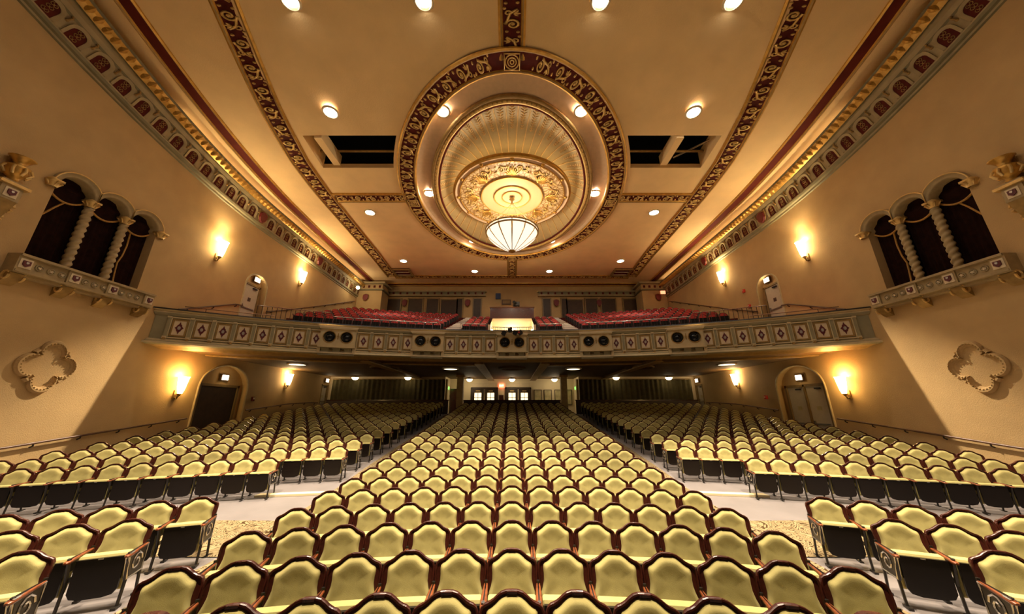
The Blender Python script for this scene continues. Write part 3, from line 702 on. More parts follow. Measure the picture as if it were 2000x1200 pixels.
for s, sd in SIDES:
    X = s * XW; D = -s
    # lower arched doorway
    t = struct(empty('door_1' if s < 0 else 'door_2', (X, 17.2, fl(14.5, 17) - .5)), f'arched doorway under the balcony in the {sd} wall')
    Z0 = fl(14.5, 17) - .5; H = 3.5 - Z0
    b = MB()
    for u in (-1.14, 1.14): b.box((s * .26, u, H / 2), (.12, .12, H), 'doorframe')
    b.box((s * .26, 0, H - .05), (.12, 2.4, .12), 'doorframe')
    if s > 0: b.box((s * .26, 0, H / 2), (.12, .10, H), 'doorframe')
    b.obj('frame', t)
    rotm = frame((0, 0, 0), (0, s, 0), (s, 0, 0), (0, 0, 1)) if False else None
    for k, u in ((0, -.56), (1, .56)):
        if s > 0:
            M = frame((s * .28, u, 0), (0, -s, 0), (s, 0, 0), (0, 0, 1)); door_leaf(t, M, 1.0, H - .1, 'door_cream', True, True)
        else:
            M = frame((s * .28, u, 0), (0, -s, 0), (s, 0, 0), (0, 0, 1)); door_leaf(t, M, 1.12, H - .1, 'door_dark', False)
    b = MB(); poly = arch_poly(15.75, 18.7, fl(14.5, 17) - .6, 3.35, 16, .75)[2:]
    b.tube([(0.0, u - 17.2, v - Z0) for u, v in [(18.7, fl(14.5, 17) - .6)] + poly + [(15.75, fl(14.5, 17) - .6)]], .05, 'cream2', 6); b.obj('arch_edge', t, True)
    exit_sign(f'lit exit sign in the arched niche over the {sd} lower doorway', (X + s * .22, 17.3, 3.86), s)
    # upper door
    t = struct(empty('door_3' if s < 0 else 'door_4', (X + s * .3, 17.7, 6.7)), f'cream exit door at balcony level in the {sd} wall')
    b = MB()
    for u in (-.58, .58): b.box((0, u, 1.2), (.14, .1, 2.4), 'doorframe')
    b.box((0, 0, 2.36), (.14, 1.26, .1), 'doorframe'); b.obj('frame', t)
    M = frame((0, 0, 0), (0, -s, 0), (s, 0, 0), (0, 0, 1)); lf = door_leaf(t, M, 1.06, 2.3, 'door_cream', True)
    b = MB(); b.box((0, -.03, 1.5), (.2, .01, .2), 'plaque'); b.obj('notice', lf)
    b = MB(); poly = arch_poly(16.9, 18.5, 6.6, 9.0, 12, .85)[2:]
    b.tube([(-s * .3, u - 17.7, v - 6.7) for u, v in [(18.5, 6.6)] + poly + [(16.9, 6.6)]], .045, 'cream2', 6); b.obj('arch_edge', t, True)
    exit_sign(f'lit exit sign over the {sd} balcony door', (X + s * .26, 17.9, 9.45), s)
    # rear corner door under the balcony
    t = struct(empty('door_5' if s < 0 else 'door_6', (X, 26.4, 1.9)), f'pale single door in the {sd} rear corner under the balcony')
    b = MB()
    for u in (-.44, .44): b.box((s * .05, u, 1.1), (.16, .1, 2.2), 'doorframe')
    b.box((s * .05, 0, 2.2), (.16, .98, .1), 'doorframe'); b.obj('frame', t)
    M = frame((s * .12, 0, 0), (0, -s, 0), (s, 0, 0), (0, 0, 1)); door_leaf(t, M, .8, 2.15, 'door_cream', True, True)
    exit_sign(f'lit exit sign over the {sd} rear corner door', (X - s * .08, 26.4, 4.42), s)
    sconce(f'amber glass sconce by the lower arched doorway, {sd} wall', (X, 14.72, 3.35), s, 'lamp_amber', AMBER, SCONCE_W * .6, 1.05)
    sconce(f'glowing sconce under the balcony towards the rear, {sd} wall', (X, 21.7, 4.15), s, 'lamp_warm', (1, .74, .38), SCONCE_W * .3)
    sconce(f'glowing upper sconce nearer the arched window, {sd} wall', (X, 14.8, 9.9), s, 'lamp_warm', (1, .8, .46), SCONCE_W * .4, 1.15, 300)
    sconce(f'glowing upper sconce behind the balcony door, {sd} wall', (X, 21.1, 10.95), s, 'lamp_warm', (1, .8, .46), SCONCE_W * .4, 1.15, 300)
    def handrail(name, label, pts, off=.09, nbr=5):
        t = thing(name, label, 'handrail', (X, 0, 0), 0, 'handrails')
        pp = [(D * off, y, z) for y, z in pts]
        b = MB(); b.tube(pp, .034, 'rail', 8); b.obj('rail', t, True)
        Ls = [0]
        for p, q in zip(pts, pts[1:]): Ls.append(Ls[-1] + math.hypot(q[0] - p[0], q[1] - p[1]))
        for k in range(nbr):
            d = Ls[-1] * (k + .3) / (nbr - .4); i = 0
            while i < len(Ls) - 2 and Ls[i + 1] < d: i += 1
            f = (d - Ls[i]) / (Ls[i + 1] - Ls[i]); y = pts[i][0] + (pts[i + 1][0] - pts[i][0]) * f; z = pts[i][1] + (pts[i + 1][1] - pts[i][1]) * f
            b = MB(); b.tube([(D * off, y, z - .02), (D * off, y, z - .08), (0, y, z - .12)], .022, 'iron', 6); b.obj('bracket', t)
    handrail('wall_handrail', f'dark handrail on the {sd} wall before the arched doorway', [(6.0, 1.0), (10.16, 1.27), (13, 1.62), (15.5, 1.92)], nbr=9)
    handrail('wall_handrail', f'dark handrail rising behind the arched doorway, {sd} wall', [(18.8, 2.26), (22.2, 2.62), (24.5, 2.74), (25.6, 2.74)], nbr=6)
    handrail('wall_handrail', f'dark stair handrail between balcony rail and {sd} balcony door', [(13.75, 6.45), (16.5, 7.55), (16.95, 7.62)], nbr=3)
    handrail('wall_handrail', f'long dark handrail climbing behind the {sd} balcony door', [(18.7, 7.78), (21, 8.62), (25, 10.2), (28.9, 11.75)], nbr=8)
# fire devices on the right wall and a box on the left
for (y, z, lab) in ((19.5, 9.35, 'small red alarm box beside the right balcony door'), (19.3, 8.3, 'small red call point below the alarm by the right balcony door'), (19.55, 2.95, 'small red alarm beside the right lower doorway')):
    b = MB(); b.box((XW - .05, y, z), (.1, .16, .2), 'redplastic'); b.lathe([(.05, 0), (.04, .03), (0, .04)], (XW - .12, y, z), 'cream', 8); tag(b.obj('fire_alarm'), lab, 'alarm', 'fire alarms on the right wall')
b = MB(); b.box((-XW + .05, 19.2, 2.85), (.1, .14, .24), 'maroon'); b.box((-XW + .11, 19.2, 2.88), (.02, .08, .1), 'cream'); tag(b.obj('fire_alarm'), 'small dark red box on the left wall beside the arched doorway', 'alarm')

# ---------------------------------------------------------------- balcony
def arcpts(R, n=60, xm=XW - .02, lo=None, hi=None):
    lo = -xm if lo is None else lo; hi = xm if hi is None else hi
    return [(lo + (hi - lo) * i / n, arcY(lo + (hi - lo) * i / n, R)) for i in range(n + 1)]
BAL = struct(empty('balcony'), 'curved balcony with panelled front across the hall')
b = MB(); prof = [(BR + .55, 6.16, 'fascia'), (BR + .55, 6.30, 'iron'), (BR - .10, 6.30, 'iron'), (BR - .12, 6.24, 'iron'), (BR - .02, 6.19, 'fasciapale'), (BR - .06, 6.12, 'fasciapale'), (BR, 6.02, 'fascia'), (BR + .05, 5.98, 'fascia'), (BR + .05, 5.05, 'fascia'), (BR - .04, 5.0, 'fasciapale'), (BR - .04, 4.95, 'fasciapale'), (BR - .12, 4.92, 'fascia'), (BR - .14, 4.84, 'fasciapale'), (BR + .0, 4.80, 'fascia'), (BR + .25, 4.76, 'bronze'), (BR + .5, 4.68, 'bronze'), (BR + .6, 4.70, 'soffit'), (BR + .62, 4.78, 'soffit')]
for a, c in zip(prof, prof[1:]):
    b.grid([[(x, y, a[1]) for x, y in arcpts(a[0])], [(x, y, c[1]) for x, y in arcpts(c[0])]], c[2])
b.obj('front', BAL)
b = MB(); n = 30; xs = [-XW + 2 * XW * i / n for i in range(n + 1)]
b.grid([[(x, arcY(x, BR + .6), 4.78) for x in xs], [(x, max(arcY(x, BR + .6) + .1, 20.0 + 0 * x) if False else arcY(x, BR + .6) + .6 * (YBL + .1 - arcY(x, BR + .6)), 4.78) for x in xs], [(x, YBL + 2.3, 4.78) for x in xs]], 'soffit')
b.obj('soffit', BAL)
for x0 in (-7.4, -1.75, 1.75, 7.4):
    b = MB(); y0 = arcY(x0, BR + .6); y1 = 28.8 if abs(x0) < 5 else 26.9
    b.box((x0, (y0 + y1) / 2, 4.70), (.36, y1 - y0, .16), 'soffit'); b.box((x0, (y0 + y1) / 2, 4.61), (.5, y1 - y0, .03), 'bronze'); b.obj('soffit_beam', BAL)
for (x0, x1) in ((-14.4, -7.6), (-7.2, -1.95), (1.95, 7.2), (7.6, 14.4)):
    b = MB(); pts = arcpts(BR + 2.2, 12, lo=x0, hi=x1)
    b.grid([[(x, y, 4.77) for x, y in pts], [(x, y, 4.70) for x, y in pts], [(x, y + .25, 4.70) for x, y in pts], [(x, y + .25, 4.77) for x, y in pts]], 'bronze'); b.obj('soffit_moulding', BAL)
for (x0, y0, lab) in ((-7.8, 20.5, 'left'), (0, 21.0, 'middle'), (7.8, 20.5, 'right')):
    t = thing('air_diffuser', f'round stepped air diffuser in the balcony underside, {lab}', 'vent', (x0, y0, 4.78))
    for r in (.85, .6, .35):
        b = MB(); b.lathe([(r, 0), (r + .02, -.06), (r - .16, -.10), (r - .2, -.02)], (0, 0, 0), 'soffit', 24); b.obj('ring', t, True)
# panelled front: 1.5 degree pitch
def radial(deg, R, z):
    a = math.radians(deg); e = Vector((math.cos(a), -math.sin(a), 0)); n = Vector((-math.sin(a), -math.cos(a), 0))
    return Vector((R * math.sin(a), BC + R * math.cos(a), z)), e, n
def panel_meshes():
    f = MB()
    for (cx, cz, dx, dz) in ((0, .33, .50, .06), (0, -.33, .50, .06), (.22, 0, .06, .6), (-.22, 0, .06, .6)): f.box((cx, cz, .02), (dx, dz, .05), 'bronze')
    for (cx, cz, dx, dz) in ((0, .42, .58, .05), (0, -.42, .58, .05), (.285, 0, .04, .88), (-.285, 0, .04, .88)): f.box((cx, cz, .025), (dx, dz, .05), 'fasciapale')
    fld = MB(); fld.box((0, 0, .008), (.40, .6, .02), 'cream')
    d = MB(); n = 24; dp = []
    for i in range(n):
        a = 2 * PI * i / n; q = abs(math.cos(a)) + abs(math.sin(a)); r = 1 / q * (1 + .09 * math.cos(8 * a))
        dp.append((.125 * r * math.cos(a), .235 * r * math.sin(a)))
    d.prism(dp, lambda u, v, w_: (u, v, w_), .018, .035, 'diamond', False, True)
    d.prism([(.05 * math.cos(a), .075 * math.sin(a)) for a in [i * PI / 6 for i in range(12)]], lambda u, v, w_: (u, v, w_), .035, .05, 'silver', False, True)
    p = MB(); p.box((0, 0, .04), (.10, .92, .07), 'fascia'); p.box((0, .43, .05), (.13, .07, .1), 'fasciapale'); p.box((0, -.42, .05), (.13, .10, .1), 'fasciapale'); p.box((0, -.47, .06), (.09, .08, .10), 'bronze')
    return f.mesh('frame'), fld.mesh('panel_field'), d.mesh('diamond'), p.mesh('pilaster')
PFR, PFL, PDI, PPI = panel_meshes()
POS = [-31.05 + 1.52 * i for i in range(8)] + [-15.96 + 1.5 * i for i in range(4)] + [-6.92 + 1.49 * i for i in range(4)]
POS = POS + [-p for p in reversed(POS)]
for dg in POS:
    o, e, n = radial(dg, BR + .05, 5.53); f = link('panel_frame', PFR, BAL, frame(o, e, (0, 0, 1), n)); link('panel_field', PFL, f); link('diamond', PDI, f)
for dg in sorted(set([p + .755 for p in POS] + [POS[0] - .76, -16.72, -7.67, 1.7, 10.7, 19.65])):
    if any(abs(abs(dg) - c) < .95 for c in (0, 9.3, 18.37)): continue
    o, e, n = radial(dg, BR + .05, 5.53); link('pilaster', PPI, BAL, frame(o, e, (0, 0, 1), n))
BOXES = [(-18.37, 'far left'), (-9.3, 'left of centre'), (0, 'at the centre'), (9.3, 'right of centre'), (18.37, 'far right')]
for dg, wh in BOXES:
    o, e, n = radial(dg, BR + .05, 5.5); M = frame(o, e, (0, 0, 1), n)
    bx = empty('light_box'); bx.parent = BAL; bx.matrix_basis = M
    def disc(cx, cz, r, k=20): return [(cx + r * math.cos(2 * PI * i / k), cz + r * math.sin(2 * PI * i / k)) for i in range(k)]
    b = MB(); b.holed([[(-.76, -.32), (.76, -.32), (.76, .52), (-.76, .52)], disc(-.37, .13, .27), disc(.37, .13, .27)], lambda u, v: (u, v, .22), 'fasciapale')
    for sx in (-1, 1):
        b.prism(disc(sx * .37, .13, .27), lambda u, v, d: (u, v, d), .22, -.2, 'iron', False, True)
        b.box((sx * .76, .1, .1), (.04, .84, .24), 'fasciapale')
    b.box((0, .55, .12), (1.62, .09, .36), 'fasciapale'); b.box((0, .60, .1), (1.7, .05, .42), 'cream'); b.box((0, -.35, .13), (1.62, .07, .34), 'fasciapale'); b.box((0, -.68, .05), (1.55, .1, .24), 'fascia')
    b.obj('casing', bx)
    for sx in (-1, 1):
        b = MB(); b.tube([(u, v, .23) for u, v in disc(sx * .37, .13, .275)], .022, 'bronze', 6, closed=True); b.obj('round_frame', bx, True)
        b = MB(); b.box((sx * .76, -.52, .1), (.14, .26, .2), 'fasciapale'); b.obj('bracket', bx)
    b = MB(); b.box((0, .16, .235), (.05, .3, .02), 'bronze'); b.box((0, .16, .235), (.09, .05, .03), 'bronze'); b.obj('ornament', bx)
    for k in (-1, 0, 1):
        b = MB(); b.box((k * .5, -.5, .08), (.32, .24, .16), 'fascia'); b.obj('dentil', bx)
    for sx, lr in ((-1, 'left'), (1, 'right')):                   # stage lamps in the portholes
        if dg == 0: lab = f'black stage lamp behind the {lr} porthole of the central balcony box'
        else: lab = f'black stage lamp in the {lr} porthole of the balcony box {wh}'
        t = thing('stage_lamp', lab, 'stage light', tuple(o + e * (sx * .37) + n * .02 + Vector((0, 0, .13))), 0, 'stage lamps in the balcony front')
        t.matrix_basis = frame(o + e * (sx * .37) + n * .02 + Vector((0, 0, .13)), e, (0, 0, 1), n)
        b = MB(); b.lathe([(.10, -.1), (.16, .0), (.19, .16), (.17, .17), (.16, .10)], (0, 0, 0), 'iron', 14); b.obj('barrel', t, True)
        b = MB(); b.lathe([(.16, .10), (.1, .13), (0, .14)], (0, 0, 0), 'blackglass', 14); b.obj('lens', t, True)
        b = MB(); b.box((.07 * sx, .06, .16), (.12, .02, .02), 'nickel', R=Matrix.Rotation(.6, 3, 'Z')); b.obj('bracket', t)
t = thing('rail_spotlights', 'cluster of black spotlights clamped to the centre of the balcony rail', 'stage light', (0, arcY(0, BR) - .28, 6.1))
for k, (x, z, ry) in enumerate(((-.42, -.05, .5), (-.1, .12, -.2), (.16, -.02, .3), (.42, -.02, -.6))):
    b = MB(); R = Matrix.Rotation(ry, 3, 'Y'); b.box((x, -.05, z), (.17, .3, .17), 'iron', R=R); b.box((x, -.23, z), (.22, .06, .22), 'iron', R=R); b.obj('lamp_body', t)
b = MB(); b.tube([(-.6, .02, .12), (.6, .02, .12)], .03, 'iron', 6); b.obj('clamp_bar', t)
b = MB(); b.tube([(.30, -.1, .0), (.36, -.28, -.02)], .05, 'redplastic', 6); b.obj('red_gel', t)

# stepped balcony floor, vomitory, back wall
def zk(k): return 7.2 + .35 * k
PR = [(BR + .3, 5.4), (29.9, 5.4), (29.9, 5.9), (30.4, 5.9), (30.4, 6.4), (30.8, 6.4), (30.8, 6.95), (31.6, 6.95)]
PR2 = []
for k in range(0, 11): PR2 += [(31.6 + .9 * k, zk(k)), (31.6 + .9 * (k + 1), zk(k))]
b = MB()
b.grid([[(x, y, z) for x, y in arcpts(R, 40)] for R, z in PR], 'maroon')
for lo, hi in ((-XW, -1.5), (1.5, XW)):
    b.grid([[(x, min(y, YB + .2), z) for x, y in arcpts(R, 24, lo=lo, hi=hi)] for R, z in [(31.6, 6.95)] + PR2], 'maroon')
b.obj('tiers', BAL)
b = MB()
b.grid([[(x, y, z) for x in (-1.5, 1.5)] for y, z in ((22.0, 6.95), (24.9, 6.95), (24.9, 9.05))], 'creambright')
for s in (-1, 1): b.add([(s * 1.5, 22.0, 6.95), (s * 1.5, 24.9, 6.95), (s * 1.5, 24.9, 9.05), (s * 1.5, 22.0, 7.75)], [(0, 1, 2, 3)], 'creambright'); b.box((s * 1.55, 22.0, 7.35), (.16, .14, .9), 'cream')
b.obj('stair_well', BAL)
b = MB(); b.box((0, 24.9, 9.45), (3.4, .2, .85), 'mahogany'); b.box((0, 24.85, 9.9), (3.5, .3, .07), 'rail'); b.box((0, 27.5, 9.2), (3.2, 5.2, .1), 'maroon')
for s in (-1, 1): b.box((s * 1.62, 27.5, 9.6), (.12, 5.2, .7), 'doorframe')
b.obj('booth_parapet', BAL)
t = thing('stair_lamp', 'bright wall lamp inside the balcony stair opening', 'lamp', (0, 24.84, 8.05))
b = MB(); b.lathe([(0, -.12), (.09, -.08), (.13, 0), (.09, .08), (0, .12)], (0, 0, 0), 'lamp_warm', 12); b.obj('globe', t, True); b = MB(); b.box((0, .03, -.14), (.1, .06, .1), 'bronze'); b.obj('base', t)
light('stair_lamp_light', 'POINT', (0, -.5, .1), 40, (1, .85, .6), t, .2)
for s in (-1, 1): 
    t = thing('stair_lamp', f'bright wall lamp on the {"left" if s < 0 else "right"} side of the balcony stair opening', 'lamp', (s * 1.42, 22.9, 7.6)); b = MB(); b.lathe([(0, -.1), (.08, -.06), (.11, 0), (.08, .06), (0, .1)], (0, 0, 0), 'lamp_warm', 10); b.obj('globe', t, True); b = MB(); b.box((s * .03, 0, -.12), (.06, .1, .1), 'bronze'); b.obj('base', t)
    light('stair_lamp_light', 'POINT', (-s * .25, 0, 0), 18, (1, .85, .6), t, .12)
t = thing('projector', 'small black followspot standing on the booth parapet', 'stage light', (.35, 24.9, 9.95))
b = MB(); b.box((0, 0, .22), (.5, .5, .3), 'iron'); b.obj('body', t); b = MB(); b.tube([(-.1, -.25, .25), (-.2, -.5, .27)], .12, 'iron', 10); b.obj('barrel', t); b = MB(); b.tube([(0, 0, 0), (0, 0, .1)], .12, 'iron', 8); b.obj('stand', t)
# white stair treads on the balcony aisles
for s, sd in SIDES:
    for k in range(0, 9):
        for h in (0, 1):
            R = 31.3 + .9 * k + .45 * h; y = arcY(4.05, R); b = MB(); zz = (zk(k) if h == 0 else zk(k) + .17) if k or h else 7.1
            b.box((s * (4.1 - .05 * k), y + .2, zz - .01), (1.05, .48, .17), 'maroon'); b.box((s * (4.1 - .05 * k), y + .0, zz + .07), (1.05, .10, .045), 'whitestep')
            o = b.obj('stair_tread'); tag(o, f'white balcony stair tread, {sd} aisle, {ORD[2 * k + h + 1]} from the cross aisle', 'step', 'white stair treads in the balcony')
# railing along the cross aisle
def railing(label, lo, hi, R, z, hgt=.75, step=.14, post=1.3):
    t = thing('balcony_railing', label, 'railing', (0, 0, 0), 0, 'metal railings on the balcony')
    n = max(4, int((hi - lo) / .5)); pts = arcpts(R, n, lo=lo, hi=hi)
    b = MB(); b.tube([(x, y, z + hgt) for x, y in pts], .026, 'nickel', 6); b.obj('top_rail', t, True)
    b = MB(); b.tube([(x, y, z + .1) for x, y in pts], .014, 'iron', 4); b.obj('bottom_rail', t)
    bal = MB(); bal.box((0, 0, hgt / 2), (.02, .02, hgt), 'iron'); bm_ = bal.mesh('baluster')
    m = int((hi - lo) / step)
    for i in range(m + 1):
        x = lo + (hi - lo) * i / m; link('baluster', bm_, t, Matrix.Translation((x, arcY(x, R), z)))
for s, sd in SIDES:
    a, c = sorted((s * 11.0, s * 14.3)); railing(f'balustered railing beside the {sd} balcony door', a, c, 30.85, 6.95, .95, .2)
    a, c = sorted((s * 4.8, s * 10.8)); railing(f'metal railing before the {sd} block of red balcony seats', a, c, 30.85, 6.95, .72, .16)
    a, c = sorted((s * 1.7, s * 3.4)); railing(f'metal railing before the small red seat block {sd} of the stair opening', a, c, 30.85, 6.95, .72, .14)
railing('balustered railing across the balcony stair opening', -1.35, 1.35, 31.2, 6.95, .62, .12)
for s, sd in SIDES:
    t = thing('balcony_rail_bar', f'thin brass bar above the balcony front, {sd} end', 'handrail', (0, 0, 0))
    a, c = sorted((s * 11.2, s * 14.0)); b = MB(); b.tube([(x, y, 6.52) for x, y in arcpts(BR + .3, 8, lo=a, hi=c)], .02, 'rail', 6); b.obj('bar', t)
    for x in (11.6, 13.4): b = MB(); b.tube([(s * x, arcY(x, BR + .3), 6.28), (s * x, arcY(x, BR + .3), 6.52)], .015, 'rail', 5); b.obj('post', t)

# red balcony seats (each one object) ---------------------------------------------
def far_seat(cushion):
    b = MB(); o = [(-.24, .35), (.24, .35), (.245, .70), (.19, .78), (.09, .84), (-.09, .84), (-.19, .78), (-.245, .70)]
    b.prism(o, lambda u, v, d: (u, d + (v - .35) * .2, v), 0, .05, 'mahogany')
    b.prism([(u * .86, .37 + (v - .37) * .93) for u, v in o], lambda u, v, d: (u, d + (v - .35) * .2, v), -.03, 0, cushion, True, False)
    b.box((0, -.2, .38), (.46, .1, .34), cushion); b.box((0, -.27, .36), (.46, .03, .38), 'lacquer')
    b.box((-.265, -.2, .60), (.05, .36, .03), 'armwood'); b.box((-.265, -.02, .3), (.03, .05, .6), 'iron'); b.box((-.265, -.36, .615), (.055, .05, .03), 'nickel')
    return b.mesh('balcony_chair')
RS = far_seat('redvelvet')
nred = 0
for k in range(0, 9):
    R = 32.05 + .9 * k
    for blk, lo, hi in (('left', -13.4, -4.75), ('centre left', -3.45, -1.85), ('centre right', 1.85, 3.45), ('right', 4.75, 13.4)):
        if 'centre' in blk and k > 5: continue
        if k > 7 and 'centre' not in blk: continue
        a0, a1 = math.asin(lo / R), math.asin(hi / R); n = int((a1 - a0) * R / .56) + 1
        for i in range(n):
            a = a0 + (i + .5) * .56 / R
            if a > a1: continue
            x, y = R * math.sin(a), BC + R * math.cos(a)
            if y > YB - .6: continue
            o = link('balcony_chair', RS); o.location = (x, y, zk(k)); o.rotation_euler = (0, 0, -a)
            tag(o, f'red velvet balcony chair, {blk} block, {ORD[k + 1]} row, {ORD[i + 1]} from its left end', 'seat', 'red seats on the balcony'); nred += 1
# upper back wall -----------------------------------------------------------------
b = MB(); b.add([(-XW, YB, 5), (XW, YB, 5), (XW, YB, 14), (-XW, YB, 14)], [(0, 1, 2, 3)], 'stucco')
WB = struct(b.obj('wall_back'), 'dim rear wall above the balcony seats')
for s, sd in SIDES:
    for (x0, x1, z1) in ((12.2, 10.9, 12.6), (10.1, 8.75, 12.62), (8.3, 7.2, 12.62), (6.9, 5.4, 12.5), (5.3, 4.85, 12.62), (3.75, 3.05, 12.62)):
        b = MB(); xm = s * (x0 + x1) / 2; b.box((xm, YB - .06, (10.2 + z1) / 2), (x0 - x1, .1, z1 - 10.2), 'door_dark'); b.box((xm, YB - .08, z1 + .05), (x0 - x1 + .2, .16, .12), 'doorframe')
        for e_ in (x0 + .05, x1 - .05): b.box((s * e_, YB - .08, (10.2 + z1) / 2), (.1, .16, z1 - 10.2), 'doorframe')
        b.obj('dark_doorway', WB)
    b = MB(); b.box((s * 7.3, YB - .2, 13.35), (9.6, .4, .12), 'sagepale'); b.box((s * 7.3, YB - .12, 13.15), (9.3, .24, .3), 'sage'); b.box((s * 7.3, YB - .2, 12.92), (9.5, .4, .12), 'sagepale'); b.obj('cornice', WB)
    for k in range(14):
        b = MB(); b.box((s * (2.9 + .67 * k), YB - .26, 13.15), (.16, .06, .2), 'maroon'); b.obj('dentil', WB)
    for x0 in (4.35, 10.5 if s < 0 else 8.52):
        o = link('cartouche', CT, WB, frame(Vector((s * x0, YB - .05, 12.2)), (1, 0, 0), (0, 0, 1.1), (0, -1, 0)))
    t = MB(); t.box((s * 13.3, YB - .9, 12.2), (2.3, 1.7, 3.2), 'stucco'); t.box((s * 13.2, YB - 1.1, 13.6), (2.7, 2.0, .16), 'sagepale'); t.box((s * 13.2, YB - 1.05, 12.95), (2.5, 1.9, .1), 'sage'); t.obj('corner_pier', WB)
    for k in range(4):
        b = MB(); b.box((s * (12.4 + .5 * k), YB - 1.78, 13.3), (.18, .05, .22), 'maroon'); b.obj('dentil', WB)
    o = link('cartouche', CT, WB, frame(Vector((s * 13.6, YB - 1.76, 12.2)), (1, 0, 0), (0, 0, 1), (0, -1, 0)))
b = MB(); b.box((-1.36, YB - .12, 12.9), (.5, .2, .55), 'bluebox'); tag(b.obj('wall_box'), 'small blue-black box on the rear wall above the booth', 'speaker')
b = MB(); b.box((-.55, YB - .08, 12.3), (.9, .12, .5), 'plaque'); b.box((-.55, YB - .15, 12.3), (.7, .02, .32), 'doorframe'); tag(b.obj('projection_port'), 'dark framed projection port in the rear wall', 'window')
t = thing('corner_lamp', 'bright bare lamp in the left rear corner under the cornice', 'lamp', (-13.6, 27.5, 12.55)); b = MB(); b.lathe([(0, -.16), (.12, -.1), (.16, 0), (.12, .1), (0, .16)], (0, 0, 0), 'lamp_warm', 12); b.obj('globe', t, True); b = MB(); b.box((-.35, 0, 0), (.5, .06, .06), 'bronze'); b.obj('arm', t); light('corner_lamp_light', 'POINT', (.35, -.2, 0), 30, (1, .85, .6), t, .1)
t = thing('exit_lamp', 'small red lit sign in the right rear corner under the cornice', 'sign', (13.6, 28.2, 12.35)); b = MB(); b.box((0, 0, 0), (.4, .12, .28), 'exitred'); b.obj('face', t); b = MB(); b.box((.4, 0, 0), (.5, .08, .08), 'plaque'); b.obj('arm', t)

# ---------------------------------------------------------------- under the balcony: rear walls, curtains, lobby
LX = 5.3
b = MB()
for s in (-1, 1):
    b.add([(s * XW, YBL, 0), (s * LX, YBL, 0), (s * LX, YBL, 4.8), (s * XW, YBL, 4.8)], [(0, 1, 2, 3)], 'cream')
    b.add([(s * LX, YBL, 1), (s * LX, 29.2, 1), (s * LX, 29.2, 4.8), (s * LX, YBL, 4.8)], [(0, 1, 2, 3)], 'creambright')
b.add([(-LX, 29.2, 1), (LX, 29.2, 1), (LX, 29.2, 4.8), (-LX, 29.2, 4.8)], [(0, 1, 2, 3)], 'creambright')
WR = struct(b.obj('wall_rear'), 'cream rear walls under the balcony with the lobby opening')
for s, sd in SIDES:
    t = thing('curtain', f'long olive drape along the rear wall, {sd} of the lobby opening', 'curtain', (s * 9.75, YBL - .14, 2.6), 0, 'olive drapes on the rear wall')
    b = MB(); n = 160; W_ = 8.9
    b.grid([[(-W_ / 2 + W_ * i / n, .055 * math.sin(i * .95) + .02 * math.sin(i * .31), z) for i in range(n + 1)] for z in (0, .9, 1.95)], 'curtain'); b.obj('cloth', t, True)
    b = MB(); b.tube([(-W_ / 2, 0, 1.97), (W_ / 2, 0, 1.97)], .03, 'bronze', 6); b.obj('rod', t)
    b = MB(); b.box((s * 9.55, YBL - .55, 2.35), (9.3, .14, 1.15), 'door_dark'); b.box((s * 9.55, YBL - .55, 2.95), (9.4, .22, .06), 'mahogany'); tag(b.obj('low_partition'), f'low dark wooden partition before the {sd} rear drape', 'partition')
    t = thing('column', f'plain square column at the {sd} end of the rear partition', 'column', (s * 3.85, 25.4, 1.7))
    b = MB(); b.box((0, 0, 1.5), (.46, .46, 3.0), 'cream2'); b.obj('shaft', t); b = MB(); b.box((0, 0, 2.96), (.6, .6, .16), 'bronze'); b.obj('capital', t)
    b = MB(); b.box((s * 5.15, YBL - .1, 3.2), (.14, .3, 2.7), 'doorframe'); struct(b.obj(f'trim_{14 if s < 0 else 15}'), 'dark post at the lobby opening')
t = tag(empty('rear_partition', (0, 25.8, 1.9)), 'low dark partition behind the last centre row', 'partition')
b = MB(); b.box((0, 0, .5), (7.2, .16, 1.0), 'door_dark'); b.obj('panel', t); b = MB(); b.box((0, 0, 1.02), (7.3, .26, .06), 'mahogany'); b.obj('cap', t)
for k, (x0, x1, lab) in enumerate(((-3.44, -1.26, 'left'), (-.52, 1.57, 'right'))):
    t = struct(empty(f'door_{7 + k}', ((x0 + x1) / 2, 29.15, 1.85)), f'dark double door with lit panes at the back of the lobby, {lab}')
    W_ = x1 - x0; b = MB()
    for u in (-W_ / 2, W_ / 2): b.box((u, -.03, 1.1), (.14, .14, 2.2), 'door_dark')
    b.box((0, -.03, 2.15), (W_ + .1, .14, .14), 'door_dark'); b.obj('frame', t)
    b = MB(); b.box((0, -.02, 2.42), (W_, .06, .36), 'cream'); b.obj('transom', t)
    for u in (-W_ / 4, W_ / 4):
        lf = empty('door_leaf'); lf.parent = t; lf.location = (u, 0, 0); w2 = W_ / 2 - .1
        b = MB(); gl = .30
        b.holed([[(-w2 / 2, 0), (w2 / 2, 0), (w2 / 2, 2.08), (-w2 / 2, 2.08)], [(-gl, .95), (gl, .95), (gl, 1.78), (-gl, 1.78)]], lambda a_, c_: (a_, -.04, c_), 'door_dark'); b.obj('leaf_frame', lf)
        for px in (-1, 1):
            for pz in range(2):
                b = MB(); b.box((px * .153, -.01, 1.16 + .415 * pz), (.27, .02, .37), 'doorglass'); b.obj('pane', lf)
        b = MB(); b.box((0, -.06, 1.365), (.6, .04, .035), 'door_dark'); b.box((0, -.06, 1.365), (.035, .04, .83), 'door_dark'); b.obj('glazing_bar', lf)
        b = MB(); b.box((0, -.08, 1.92), (.36, .06, .07), 'palegold'); b.obj('closer', lf)
t = thing('exit_sign', 'red lit exit sign between the lobby double doors', 'sign', (-.9, 29.1, 4.2))
b = MB(); b.box((0, 0, 0), (.44, .08, .34), 'exitred'); b.obj('housing', t)
